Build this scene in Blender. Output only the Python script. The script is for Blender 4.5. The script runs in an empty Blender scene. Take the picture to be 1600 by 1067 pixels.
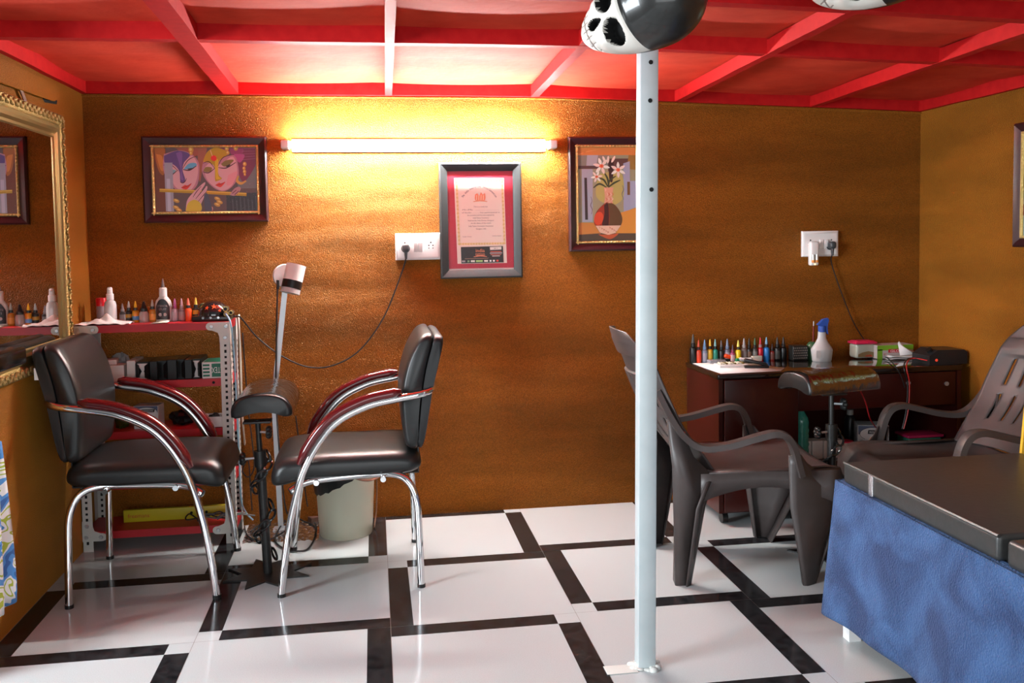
import bpy, bmesh, math, random
from mathutils import Vector, Matrix
random.seed(7)
PI = math.pi
S = bpy.context.scene
COL = S.collection

# ------------------------------------------------------------------ camera
CAM = Vector((-0.02747, -2.88796, 1.23037))
YAW, PITCH, ROLL = 0.148902, -0.0556259, -0.0153439
FPX, CX, CY = 1440.06, 800.0, 450.0
_f = Vector((math.sin(YAW)*math.cos(PITCH), math.cos(YAW)*math.cos(PITCH), math.sin(PITCH)))
_r = Vector((math.cos(YAW), -math.sin(YAW), 0))
_u = _r.cross(_f)
RGT = math.cos(ROLL)*_r + math.sin(ROLL)*_u
UPV = -math.sin(ROLL)*_r + math.cos(ROLL)*_u
cd = bpy.data.cameras.new('camera'); cam = bpy.data.objects.new('camera', cd); COL.objects.link(cam)
cd.sensor_width = 36.0; cd.lens = FPX/1600*36; cd.shift_y = (CY-533.5)/1600; cd.clip_start = .01
M = Matrix.Identity(4)
for i, v in enumerate((RGT, UPV, -_f)):
    for k in range(3): M[k][i] = v[k]
for k in range(3): M[k][3] = CAM[k]
cam.matrix_world = M
S.camera = cam

# measuring helpers: where a sight line of the photograph meets a plane of the room
def _ray(px, py): return RGT*((px-CX)/FPX) - UPV*((py-CY)/FPX) + _f
def PY(px, py, y): d = _ray(px, py); return CAM + d*((y-CAM.y)/d.y)
def PZ(px, py, z): d = _ray(px, py); return CAM + d*((z-CAM.z)/d.z)
def PX(px, py, x): d = _ray(px, py); return CAM + d*((x-CAM.x)/d.x)

# ------------------------------------------------------------------ light and exposure
S.view_settings.view_transform = 'Standard'; S.view_settings.look = 'None'
S.view_settings.gamma = 1; S.view_settings.use_curve_mapping = False
S.view_settings.exposure = 0.0
w = bpy.data.worlds.new('daylight'); S.world = w; w.use_nodes = True
nt = w.node_tree; bg = nt.nodes['Background']
tc = nt.nodes.new('ShaderNodeTexCoord'); sep = nt.nodes.new('ShaderNodeSeparateXYZ')
mr = nt.nodes.new('ShaderNodeMapRange'); rp = nt.nodes.new('ShaderNodeValToRGB')
nt.links.new(tc.outputs['Generated'], sep.inputs[0]); nt.links.new(sep.outputs['Z'], mr.inputs[0])
mr.inputs[1].default_value = -.25; mr.inputs[2].default_value = .5
rp.color_ramp.elements[0].color = (.22, .21, .20, 1); rp.color_ramp.elements[1].color = (.92, .97, 1.0, 1)
nt.links.new(mr.outputs[0], rp.inputs[0]); nt.links.new(rp.outputs[0], bg.inputs['Color'])
bg.inputs['Strength'].default_value = .26

def area(name, loc, target, sx, sy, power, color):
    l = bpy.data.lights.new(name, 'AREA'); l.shape = 'RECTANGLE'; l.size = sx; l.size_y = sy
    l.energy = power; l.color = color
    o = bpy.data.objects.new(name, l); COL.objects.link(o); o.location = loc
    o.rotation_euler = (Vector(target)-Vector(loc)).to_track_quat('-Z', 'Y').to_euler()
    return o
area('daylight_doorway', (-3.6, -1.9, 1.45), (1.2, -.1, .5), 1.5, 1.9, 330, (.86, .94, 1))
area('daylight_shopfront', (.1, -4.7, 1.05), (.4, .5, .75), 3.2, 1.5, 62, (.92, .97, 1))

# ------------------------------------------------------------------ materials
MATS = {}
def mat(name, col, rough=.5, metal=0., spec=.5, coat=0., sheen=0., sheencol=None, emit=None, estr=0.,
        noise=None, bump=None, trans=0., ior=1.45, alpha=1., coatrough=.05):
    """noise = (scale, colour2, contrast) ; bump = (scale, strength, distance)"""
    if name in MATS: return MATS[name]
    m = bpy.data.materials.new(name); m.use_nodes = True; MATS[name] = m
    nt = m.node_tree; b = nt.nodes['Principled BSDF']
    b.inputs['Base Color'].default_value = (*col, 1); b.inputs['Roughness'].default_value = rough
    b.inputs['Metallic'].default_value = metal; b.inputs['Specular IOR Level'].default_value = spec
    b.inputs['Coat Weight'].default_value = coat; b.inputs['Coat Roughness'].default_value = coatrough
    b.inputs['Sheen Weight'].default_value = sheen; b.inputs['IOR'].default_value = ior
    if sheencol: b.inputs['Sheen Tint'].default_value = (*sheencol, 1)
    b.inputs['Transmission Weight'].default_value = trans; b.inputs['Alpha'].default_value = alpha
    if emit: b.inputs['Emission Color'].default_value = (*emit, 1); b.inputs['Emission Strength'].default_value = estr
    if noise or bump:
        g = nt.nodes.new('ShaderNodeNewGeometry')
    if noise:
        n = nt.nodes.new('ShaderNodeTexNoise'); n.inputs['Scale'].default_value = noise[0]; n.inputs['Detail'].default_value = 4
        r = nt.nodes.new('ShaderNodeValToRGB'); c = noise[2] if len(noise) > 2 else .2
        r.color_ramp.elements[0].position = .5-c; r.color_ramp.elements[1].position = .5+c
        r.color_ramp.elements[0].color = (*col, 1); r.color_ramp.elements[1].color = (*noise[1], 1)
        nt.links.new(g.outputs['Position'], n.inputs['Vector']); nt.links.new(n.outputs['Fac'], r.inputs[0])
        nt.links.new(r.outputs[0], b.inputs['Base Color'])
    if bump:
        n2 = nt.nodes.new('ShaderNodeTexNoise'); n2.inputs['Scale'].default_value = bump[0]; n2.inputs['Detail'].default_value = 3
        bp = nt.nodes.new('ShaderNodeBump'); bp.inputs['Strength'].default_value = bump[1]; bp.inputs['Distance'].default_value = bump[2]
        nt.links.new(g.outputs['Position'], n2.inputs['Vector']); nt.links.new(n2.outputs['Fac'], bp.inputs['Height'])
        nt.links.new(bp.outputs[0], b.inputs['Normal'])
    return m

def velvet(name):
    """golden brown plush wall covering: fine glittering pile, soft bands where the nap is brushed"""
    m = bpy.data.materials.new(name); m.use_nodes = True; nt = m.node_tree; b = nt.nodes['Principled BSDF']
    L = nt.links.new; g = nt.nodes.new('ShaderNodeNewGeometry')
    n1 = nt.nodes.new('ShaderNodeTexNoise'); n1.inputs['Scale'].default_value = 280; n1.inputs['Detail'].default_value = 3
    n2 = nt.nodes.new('ShaderNodeTexNoise'); n2.inputs['Scale'].default_value = 2.6; n2.inputs['Detail'].default_value = 5
    mp = nt.nodes.new('ShaderNodeMapping'); mp.inputs['Scale'].default_value = (.5, .5, 2.8)
    L(g.outputs['Position'], n1.inputs['Vector']); L(g.outputs['Position'], mp.inputs['Vector']); L(mp.outputs[0], n2.inputs['Vector'])
    r1 = nt.nodes.new('ShaderNodeValToRGB')
    r1.color_ramp.elements[0].position = .36; r1.color_ramp.elements[1].position = .66
    r1.color_ramp.elements[0].color = (.145, .036, .0032, 1); r1.color_ramp.elements[1].color = (.300, .083, .0075, 1)
    L(n1.outputs['Fac'], r1.inputs[0])
    r2 = nt.nodes.new('ShaderNodeValToRGB'); r2.color_ramp.elements[0].position = .32; r2.color_ramp.elements[1].position = .68
    r2.color_ramp.elements[0].color = (.60, .55, .5, 1); r2.color_ramp.elements[1].color = (1.25, 1.3, 1.35, 1)
    L(n2.outputs['Fac'], r2.inputs[0])
    mx = nt.nodes.new('ShaderNodeMix'); mx.data_type = 'RGBA'; mx.blend_type = 'MULTIPLY'; mx.inputs['Factor'].default_value = 1
    L(r1.outputs[0], mx.inputs['A']); L(r2.outputs[0], mx.inputs['B']); L(mx.outputs['Result'], b.inputs['Base Color'])
    b.inputs['Roughness'].default_value = .42; b.inputs['Specular IOR Level'].default_value = .55
    b.inputs['Specular Tint'].default_value = (1, .68, .22, 1)
    b.inputs['Sheen Weight'].default_value = 1.; b.inputs['Sheen Roughness'].default_value = .4; b.inputs['Sheen Tint'].default_value = (1, .45, .06, 1)
    bp = nt.nodes.new('ShaderNodeBump'); bp.inputs['Strength'].default_value = 1.; bp.inputs['Distance'].default_value = .006
    L(n1.outputs['Fac'], bp.inputs['Height'])
    n3 = nt.nodes.new('ShaderNodeTexNoise'); n3.inputs['Scale'].default_value = 2.0; n3.inputs['Detail'].default_value = 2.
    mp3 = nt.nodes.new('ShaderNodeMapping'); mp3.inputs['Scale'].default_value = (.55, .55, 1.9); L(g.outputs['Position'], mp3.inputs['Vector']); L(mp3.outputs[0], n3.inputs['Vector'])
    bp3 = nt.nodes.new('ShaderNodeBump'); bp3.inputs['Strength'].default_value = 1.; bp3.inputs['Distance'].default_value = .050
    L(n3.outputs['Fac'], bp3.inputs['Height']); L(bp3.outputs[0], bp.inputs['Normal']); L(bp.outputs[0], b.inputs['Normal'])
    return m

WALL = velvet('gold_plush')
TILE_W = mat('white_tile', (.445, .480, .486), .10, spec=.5, noise=(420, (.54, .582, .592), .2))
TILE_B = mat('black_tile', (.007, .007, .008), .14, spec=.3, noise=(28, (.028, .028, .03), .2))
GROUT = mat('tile_joint', (.22, .20, .18), .7)
RED = mat('red_ceiling_cloth', (.54, .036, .018), .8, spec=.15, noise=(9, (.66, .062, .030), .25), bump=(30, .25, .006))
REDB = mat('red_painted_batten', (.42, .008, .010), .6, spec=.12, noise=(30, (.52, .014, .014), .25))
CHROME = mat('chrome', (.82, .82, .83), .09, metal=1)
STEEL = mat('grey_steel', (.55, .57, .59), .42, metal=.75)
LEATHER = mat('black_leatherette', (.012, .012, .012), .36, spec=.55, bump=(700, .12, .001))
LEATH2 = mat('black_leatherette_back', (.010, .010, .011), .42)
MAROON = mat('maroon_lacquered_wood', (.10, .006, .008), .16, coat=.7)
PLAST = mat('dark_brown_plastic', (.072, .057, .054), .42, noise=(12, (.055, .044, .042), .2))
BLACKP = mat('black_plastic', (.010, .010, .010), .3)
BLACKM = mat('black_painted_metal', (.012, .012, .012), .35, noise=(60, (.02, .019, .018), .2))
WHITEP = mat('white_plastic', (.82, .80, .78), .3)
GREYP = mat('grey_plastic', (.35, .36, .37), .4)
RACKW = mat('white_enamel', (.63, .62, .58), .4)
RACKR = mat('red_enamel', (.45, .014, .022), .4)
HOLE = mat('dark_hole', (.004, .004, .004), .8)
GOLD = mat('gilt', (.80, .58, .22), .32, metal=.6, bump=(140, 1., .006))
GOLDS = mat('smooth_gilt', (.34, .25, .10), .32, metal=.8)
GOLDA = mat('antique_gilt', (.40, .28, .10), .35, metal=.75, bump=(140, 1., .006))
DARKW = mat('dark_mahogany', (.035, .009, .012), .3, coat=.3)
PAPER = mat('white_paper', (.82, .80, .79), .7)
MIRR = mat('mirror_silver', (.86, .86, .86), .005, metal=1)
CABLE = mat('black_cable', (.012, .011, .011), .5)
DESKW = mat('dark_red_laminate', (.036, .0055, .004), .28, spec=.35, coat=.15, noise=(6, (.05, .008, .006), .2))
DESKT = mat('dark_polished_desktop', (.016, .008, .006), .06, coat=.8)
CARD = mat('white_card', (.72, .70, .68), .6)

def clearmat(name, tint, gl=.25, rough=.06, bumpsc=60, bumpst=.5, add=0.):
    m = bpy.data.materials.new(name); m.use_nodes = True; nt = m.node_tree; L = nt.links.new
    for n in list(nt.nodes): nt.nodes.remove(n)
    out = nt.nodes.new('ShaderNodeOutputMaterial'); t = nt.nodes.new('ShaderNodeBsdfTransparent'); t.inputs[0].default_value = (*tint, 1)
    gg = nt.nodes.new('ShaderNodeBsdfGlossy'); gg.inputs['Roughness'].default_value = rough
    lw = nt.nodes.new('ShaderNodeLayerWeight'); lw.inputs[0].default_value = gl
    mx = nt.nodes.new('ShaderNodeMixShader'); g = nt.nodes.new('ShaderNodeNewGeometry')
    n = nt.nodes.new('ShaderNodeTexNoise'); n.inputs['Scale'].default_value = bumpsc
    bp = nt.nodes.new('ShaderNodeBump'); bp.inputs['Strength'].default_value = bumpst; bp.inputs['Distance'].default_value = .004
    L(g.outputs['Position'], n.inputs['Vector']); L(n.outputs['Fac'], bp.inputs['Height']); L(bp.outputs[0], gg.inputs['Normal']); L(bp.outputs[0], lw.inputs['Normal'])
    ma = nt.nodes.new('ShaderNodeMath'); ma.operation = 'ADD'; ma.use_clamp = True; ma.inputs[1].default_value = add; L(lw.outputs['Fresnel'], ma.inputs[0]); L(ma.outputs[0], mx.inputs[0]); L(t.outputs[0], mx.inputs[1]); L(gg.outputs[0], mx.inputs[2]); L(mx.outputs[0], out.inputs[0])
    MATS[name] = m; return m
FILM = clearmat('cling_film', (.93, .93, .93), .35, .14, 34, 1., .30)
GLASSP = clearmat('picture_glass', (.985, .985, .985), .04, .02, 3, .01)
BOTCLR = clearmat('clear_plastic', (.86, .88, .9), .3, .08, 40, .2)
BOTGRN = mat('green_bottle_plastic', (.05, .30, .23), .12, coat=.6, bump=(45, .5, .006))

def cmat(c, rough=.35):
    return mat('colour_%02x%02x%02x_%d' % (*[int(max(0, min(1, v))*255) for v in c], int(rough*100)), c, rough)
def srgb(r, g, b):
    f = lambda v: (v/255/12.92) if v/255 <= .04045 else ((v/255+.055)/1.055)**2.4
    return (f(r), f(g), f(b))

# ------------------------------------------------------------------ mesh building
class MB:
    def __init__(s): s.v = []; s.f = []; s.m = []; s.T = None
    def add(s, vs, fs, m=0):
        o = len(s.v)
        s.v += [tuple(s.T @ Vector(q)) if s.T else tuple(q) for q in vs]
        for f in fs: s.f.append([i+o for i in f]); s.m.append(m)
        return s
    def box(s, x0, x1, y0, y1, z0, z1, m=0):
        vs = [(x, y, z) for x in (x0, x1) for y in (y0, y1) for z in (z0, z1)]
        return s.add(vs, [(0, 1, 3, 2), (4, 6, 7, 5), (0, 4, 5, 1), (2, 3, 7, 6), (0, 2, 6, 4), (1, 5, 7, 3)], m)
    def bm(s, bm, m=0, mtx=None):
        bm.verts.index_update()
        vs = [(mtx @ v.co if mtx else v.co).copy() for v in bm.verts]
        s.add(vs, [[v.index for v in f.verts] for f in bm.faces], m); bm.free(); return s
    def rbox(s, c, size, r=.01, seg=3, m=0, rot=None):
        b = bmesh.new(); bmesh.ops.create_cube(b, size=1)
        bmesh.ops.scale(b, vec=size, verts=b.verts)
        bmesh.ops.bevel(b, geom=list(b.edges), offset=min(r, min(size)*.49), segments=seg, affect='EDGES', profile=.5)
        mt = Matrix.Translation(c) @ (rot.to_4x4() if rot is not None else Matrix.Identity(4))
        return s.bm(b, m, mt)
    def tube(s, pts, r, n=10, m=0, closed=False, caps=True, flat=None):
        pts = [Vector(p) for p in pts]; k = len(pts)
        rs = r if isinstance(r, (list, tuple)) else [r]*k
        tan = []
        for i in range(k):
            a = pts[(i-1) % k] if (closed or i > 0) else pts[0]; b = pts[(i+1) % k] if (closed or i < k-1) else pts[-1]
            t = (b-a); tan.append(t.normalized() if t.length > 1e-9 else Vector((0, 0, 1)))
        ref = Vector((0, 0, 1)) if abs(tan[0].z) < .9 else Vector((1, 0, 0))
        nrm = tan[0].cross(ref).normalized(); vs = []
        for i in range(k):
            nrm = (nrm - tan[i]*nrm.dot(tan[i]));
            nrm = nrm.normalized() if nrm.length > 1e-6 else tan[i].orthogonal().normalized()
            bn = tan[i].cross(nrm)
            for j in range(n):
                a = 2*PI*j/n; e = flat or 1.
                vs.append(pts[i] + rs[i]*(math.cos(a)*nrm + e*math.sin(a)*bn))
        fs = [(i*n+j, i*n+(j+1) % n, ((i+1) % k)*n+(j+1) % n, ((i+1) % k)*n+j) for i in range(k if closed else k-1) for j in range(n)]
        if caps and not closed: fs += [list(range(n))[::-1], [(k-1)*n+j for j in range(n)]]
        return s.add(vs, fs, m)
    def cyl(s, p0, p1, r0, r1=None, n=20, m=0): return s.tube([p0, p1], [r0, r0 if r1 is None else r1], n, m)
    def lathe(s, prof, c=(0, 0, 0), n=20, m=0, ex=1., ey=1.):
        vs = []; k = len(prof); ms = m
        for (r, z) in prof:
            for j in range(n): a = 2*PI*j/n; vs.append((c[0]+r*ex*math.cos(a), c[1]+r*ey*math.sin(a), c[2]+z))
        fs = [(i*n+j, i*n+(j+1) % n, (i+1)*n+(j+1) % n, (i+1)*n+j) for i in range(k-1) for j in range(n)]
        if prof[0][0] > 1e-5: fs.append(list(range(n))[::-1])
        if prof[-1][0] > 1e-5: fs.append([(k-1)*n+j for j in range(n)])
        return s.add(vs, fs, m)
    def prism(s, poly, fn, d0, d1, m=0):
        """poly 2-D counter-clockwise, fn(u, v, d) -> point"""
        n = len(poly); vs = [fn(u, v, d0) for u, v in poly] + [fn(u, v, d1) for u, v in poly]
        fs = [list(range(n))[::-1], list(range(n, 2*n))] + [(i, (i+1) % n, n+(i+1) % n, n+i) for i in range(n)]
        return s.add(vs, fs, m)
    def sphere(s, c, r, nu=20, nv=12, m=0):
        r = (r, r, r) if not isinstance(r, (tuple, list)) else r
        vs = [(c[0]+r[0]*math.sin(PI*i/nv)*math.cos(2*PI*j/nu), c[1]+r[1]*math.sin(PI*i/nv)*math.sin(2*PI*j/nu), c[2]+r[2]*math.cos(PI*i/nv)) for i in range(nv+1) for j in range(nu)]
        fs = [(i*nu+j, (i+1)*nu+j, (i+1)*nu+(j+1) % nu, i*nu+(j+1) % nu) for i in range(nv) for j in range(nu)]
        return s.add(vs, fs, m)
    def grid(s, nu, nv, fn, m=0, skip=None):
        vs = [fn(i/nu, j/nv) for i in range(nu+1) for j in range(nv+1)]
        fs = [(i*(nv+1)+j, (i+1)*(nv+1)+j, (i+1)*(nv+1)+j+1, i*(nv+1)+j+1) for i in range(nu) for j in range(nv) if not (skip and skip(i, j))]
        return s.add(vs, fs, m)
    def disc(s, c, r, nrm=(0, -1, 0), n=14, m=0):
        nv = Vector(nrm).normalized(); a = nv.orthogonal().normalized(); b = nv.cross(a); c = Vector(c)
        return s.add([c+r*(math.cos(2*PI*j/n)*a+math.sin(2*PI*j/n)*b) for j in range(n)], [list(range(n))], m)
    def build(s, name, mats, parent=None, angle=38, smooth=True, fix=True):
        me = bpy.data.meshes.new(name); me.from_pydata(s.v, [], s.f)
        if not isinstance(mats, (list, tuple)): mats = [mats]
        for q in mats: me.materials.append(q)
        me.polygons.foreach_set('material_index', s.m)
        if fix:
            b = bmesh.new(); b.from_mesh(me); bmesh.ops.remove_doubles(b, verts=b.verts, dist=1e-6)
            bmesh.ops.recalc_face_normals(b, faces=b.faces); b.to_mesh(me); b.free()
        if smooth:
            me.polygons.foreach_set('use_smooth', [True]*len(me.polygons)); me.set_sharp_from_angle(angle=math.radians(angle))
        me.update()
        o = bpy.data.objects.new(name, me); COL.objects.link(o)
        if parent: o.parent = parent
        return o

def tag(o, label=None, cat=None, group=None, kind=None):
    if label: o['label'] = label
    if cat: o['category'] = cat
    if group: o['group'] = group
    if kind: o['kind'] = kind
    return o
def thing(name, label, cat, loc=(0, 0, 0), rz=0, group=None, rot=None):
    o = bpy.data.objects.new(name, None); COL.objects.link(o); o.empty_display_size = .05
    o.location = loc; o.rotation_euler = rot if rot else (0, 0, rz)
    return tag(o, label, cat, group)
def struct(name, mb, mats, **k): return tag(mb.build(name, mats, **k), name.replace('_', ' '), 'structure', kind='structure')
def copy_tree(o, parent=None):
    c = o.copy(); COL.objects.link(c)
    if parent: c.parent = parent
    for ch in list(o.children): copy_tree(ch, c)
    return c

_txt = {}
def glyphs(s):
    """vertices, faces and width of a line of lettering of unit size"""
    if s in _txt: return _txt[s]
    cu = bpy.data.curves.new('t', 'FONT'); cu.body = s; cu.size = 1; cu.resolution_u = 2
    o = bpy.data.objects.new('t', cu); COL.objects.link(o)
    dg = bpy.context.evaluated_depsgraph_get(); me = bpy.data.meshes.new_from_object(o.evaluated_get(dg))
    vs = [v.co.copy() for v in me.vertices]; fs = [list(p.vertices) for p in me.polygons]
    bpy.data.objects.remove(o); bpy.data.curves.remove(cu); bpy.data.meshes.remove(me)
    wd = max([v.x for v in vs] or [0]); _txt[s] = (vs, fs, wd); return _txt[s]
def letter(mb, s, fn, x, y, size, m=0, align='c', ang=0, width=None):
    """lay lettering on fn(u, v) with baseline start x, y"""
    vs, fs, wd = glyphs(s); k = size; kx = size
    if width: kx = width/max(wd, 1e-6)
    off = {'c': -wd*kx/2, 'l': 0, 'r': -wd*kx}[align]; ca, sa = math.cos(ang), math.sin(ang); out = []
    for v in vs:
        a, b = v.x*kx+off, v.y*k; out.append(fn(x+a*ca-b*sa, y+a*sa+b*ca))
    mb.add(out, fs, m)

def smooth_path(pts, n=8):
    """Catmull-Rom through the points"""
    P = [Vector(p) for p in pts]; out = []
    for i in range(len(P)-1):
        p0 = P[max(i-1, 0)]; p1 = P[i]; p2 = P[i+1]; p3 = P[min(i+2, len(P)-1)]
        for k in range(n):
            t = k/n; out.append(.5*((2*p1)+(-p0+p2)*t+(2*p0-5*p1+4*p2-p3)*t*t+(-p0+3*p1-3*p2+p3)*t**3))
    out.append(P[-1]); return out

# ================================================================== SETTING
XL, XR, YB = -1.2, 2.55, 1.173
def zc(x): return 1.846 - .031*max(0., x-.75)          # underside of the battens: sags to the right

# floor: square tiles with two black bands each, turned so that the bands make pinwheels
fl = MB(); T = .6; BW = .072; jt = .0008
kinds = {(0, 0): 'LT', (1, 0): 'LB', (0, 1): 'TR', (1, 1): 'RB'}
fl.box(XL, XR, -4.2, YB, -.05, -.001, 2)
for i in range(-3, 5):
    for j in range(-7, 2):
        k = kinds[(i % 2, j % 2)]; x0, x1, y0, y1 = i*T+jt, (i+1)*T-jt, j*T+jt, (j+1)*T-jt
        xs = [x0, x0+BW, x1] if 'L' in k else [x0, x1-BW, x1]
        ys = [y0, y0+BW, y1] if 'B' in k else [y0, y1-BW, y1]
        bx = 0 if 'L' in k else 1; by = 0 if 'B' in k else 1
        for a in range(2):
            for b in range(2):
                X0, X1, Y0, Y1 = max(xs[a], XL), min(xs[a+1], XR), max(ys[b], -4.2), min(ys[b+1], YB)
                if X1-X0 < 1e-4 or Y1-Y0 < 1e-4: continue
                blk = (a == bx) != (b == by)
                fl.add([(X0, Y0, 0), (X1, Y0, 0), (X1, Y1, 0), (X0, Y1, 0)], [(0, 1, 2, 3)], 1 if blk else 0)
struct('floor', fl, [TILE_W, TILE_B, GROUT], smooth=False, fix=False)

YF = -.64                                               # front edge of the low ceiling
b = MB(); b.box(XL-.1, XR+.1, YB, YB+.1, 0, 2.0); struct('wall_back', b, WALL)
b = MB(); b.box(XL-.1, XL, -.2, YB, 0, 2.0); struct('wall_left', b, WALL)
b = MB(); b.box(XR, XR+.1, -3.4, YB, 0, 2.6); struct('wall_right', b, WALL)
b = MB()                                                # ceiling cloth, billowing a little between battens
def ceil(u, v):
    x = XL+(XR-XL)*u; y = YF+(YB-YF)*v
    return (x, y, zc(x)+.054-.014*abs(math.sin(x*4.6))*abs(math.sin(y*5)))
b.grid(60, 30, ceil)
b.grid(2, 2, lambda u, v: (XL+(XR-XL)*u, YF+(YB-YF)*v, 2.02))
struct('ceiling', b, RED)
# red battens along the walls and across the ceiling
def batten(name, p, q, wd, ht, mats=REDB, side='x'):
    b = MB(); n = 12; vs = []
    for i in range(n+1):
        t = i/n; x = p[0]+(q[0]-p[0])*t; y = p[1]+(q[1]-p[1])*t; z = zc(x)+.001*math.sin(i*2.1+p[0]*7)
        dx, dy = (wd/2, 0) if side == 'y' else (0, wd/2)
        vs += [(x-dx, y-dy, z), (x+dx, y+dy, z), (x+dx, y+dy, z+ht), (x-dx, y-dy, z+ht)]
    fs = [(4*i+j, 4*i+(j+1) % 4, 4*i+4+(j+1) % 4, 4*i+4+j) for i in range(n) for j in range(4)] + [(0, 1, 2, 3), (4*n+3, 4*n+2, 4*n+1, 4*n)]
    b.add(vs, fs); return struct(name, b, mats, angle=30)
batten('trim_1', (XL+.001, YB-.012), (XR-.001, YB-.012), .023, .06)
batten('trim_2', (XL+.012, YF), (XL+.012, YB-.024), .023, .06, side='y')
batten('trim_3', (XR-.012, YF), (XR-.012, YB-.024), .023, .06, side='y')
batten('trim_4', (XL+.024, .10), (XR-.024, .10), .045, .055)
for k, (x0, x1, wd) in enumerate(((-.602, -.555, .062), (.054, .030, .030), (.694, .650, .036), (1.350, 1.285, .034), (2.00, 1.90, .036))):
    batten('trim_%d' % (5+k), (x0, YB-.024), (x1, YF), wd, .048, side='y')
batten('trim_13', (XL+.024, -.50), (XR-.024, -.50), .045, .055)
b = MB(); b.box(XL, XR, YF-.04, YF, zc(0), 2.10); struct('trim_10', b, REDB)
b = MB(); b.box(XL, XR, YB-.006, YB, zc(XR)-.055, zc(0)); 
b = MB()                                                # hem of the plush just below the batten
b.tube([(XL+(XR-XL)*i/30, YB-.004, zc(XL+(XR-XL)*i/30)-.006) for i in range(31)], .005, 6); struct('trim_11', b, WALL)
b = MB(); b.add([(x+(.09*(z-.5) if x < 1.95 else 0), y, z) for z in (0, .5, 1.05) for x, y in ((1.917, -.362), (2.05, -.362), (2.05, -.352), (1.917, -.352))], [(0, 1, 2, 3)]+[(4*i+j, 4*i+(j+1) % 4, 4*i+4+(j+1) % 4, 4*i+4+j) for i in range(2) for j in range(4)]+[(11, 10, 9, 8)]); struct('trim_12', b, mat('daylit_gold_plush', (.62, .33, .015), .6, noise=(300, (.78, .46, .03), .2), bump=(260, .6, .003)))  # panel of the wall plush, bright daylight put into its yellow colour

# ================================================================== THINGS ON THE WALLS
def ring_frame(mb, x0, x1, z0, z1, prof, fn, m=0, close=False):
    """mitred frame: prof = [(inset, height)], fn(u, v, d) -> point"""
    n = len(prof); vs = []
    for ins, d in prof:
        vs += [fn(x0+ins, z0+ins, d), fn(x1-ins, z0+ins, d), fn(x1-ins, z1-ins, d), fn(x0+ins, z1-ins, d)]
    fs = [(4*i+j, 4*i+(j+1) % 4, 4*i+4+(j+1) % 4, 4*i+4+j) for i in range(n-1) for j in range(4)]
    mb.add(vs, fs, m)
def back(u, v, d): return (u, YB-d, v)

class Art:
    """flat printed picture: shapes in the coordinates of a drawing area mapped on a rectangle of the wall"""
    def __init__(s, area, rect, d, fn=back):
        s.a = area; s.r = rect; s.d = d; s.k = 0; s.mb = MB(); s.cols = []; s.fn = fn
    def p(s, x, y):
        a, r = s.a, s.r; u = (x-a[0])/(a[2]-a[0]); v = (y-a[1])/(a[3]-a[1])
        return r[0]+u*(r[1]-r[0]), r[3]-v*(r[3]-r[2])
    def ci(s, c):
        if c not in s.cols: s.cols.append(c)
        return s.cols.index(c)
    def poly(s, pts, c):
        a = s.a; s.k += 1; dd = s.d+s.k*.000015
        pts = [(min(max(x, a[0]), a[2]), min(max(y, a[1]), a[3])) for x, y in pts]
        vs = [s.fn(*s.p(x, y), dd) for x, y in pts]
        s.mb.add(vs, [list(range(len(vs)))], s.ci(c))
    def curve(s, pts, c, n=5):
        q = smooth_path([(x, y, 0) for x, y in pts+pts[:1]], n)[:-1]; s.poly([(v.x, v.y) for v in q], c)
    def ell(s, cx, cy, rx, ry, c, rot=0, n=22):
        ca, sa = math.cos(rot), math.sin(rot)
        s.poly([(cx+rx*math.cos(t)*ca-ry*math.sin(t)*sa, cy+rx*math.cos(t)*sa+ry*math.sin(t)*ca) for t in [2*PI*i/n for i in range(n)]], c)
    def line(s, pts, wd, c, sm=True):
        q = smooth_path([(x, y, 0) for x, y in pts], 6) if sm and len(pts) > 2 else [Vector((x, y, 0)) for x, y in pts]
        L, R = [], []; n = len(q)
        for i in range(n):
            t = (q[min(i+1, n-1)]-q[max(i-1, 0)]); t = t.normalized() if t.length > 0 else Vector((1, 0, 0))
            h = wd/2*(.35+.65*math.sin(PI*min(max(i/(n-1), .12), .88))) if sm else wd/2
            L.append((q[i].x-t.y*h, q[i].y+t.x*h)); R.append((q[i].x+t.y*h, q[i].y-t.x*h))
        s.k += 1; dd = s.d+s.k*.000015; vs = [s.fn(*s.p(*e), dd) for e in L+R]
        s.mb.add(vs, [(i, i+1, n+i+1, n+i) for i in range(n-1)], s.ci(c))
    def text(s, t, x, y, size, c, align='c', ang=0, width=None):
        s.k += 1; dd = s.d+s.k*.000015; sx = (s.r[1]-s.r[0])/(s.a[2]-s.a[0])
        u, v = s.p(x, y); letter(s.mb, t, lambda a, b: s.fn(a, b, dd), u, v, size*sx, s.ci(c), align, ang, width*sx if width else None)
    def build(s, name, parent, rough=.4, gain=1.3):
        return s.mb.build(name, [cmat(tuple(min(.92, q*gain) for q in srgb(*c)), rough) for c in s.cols], parent, smooth=False, fix=False)

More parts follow.
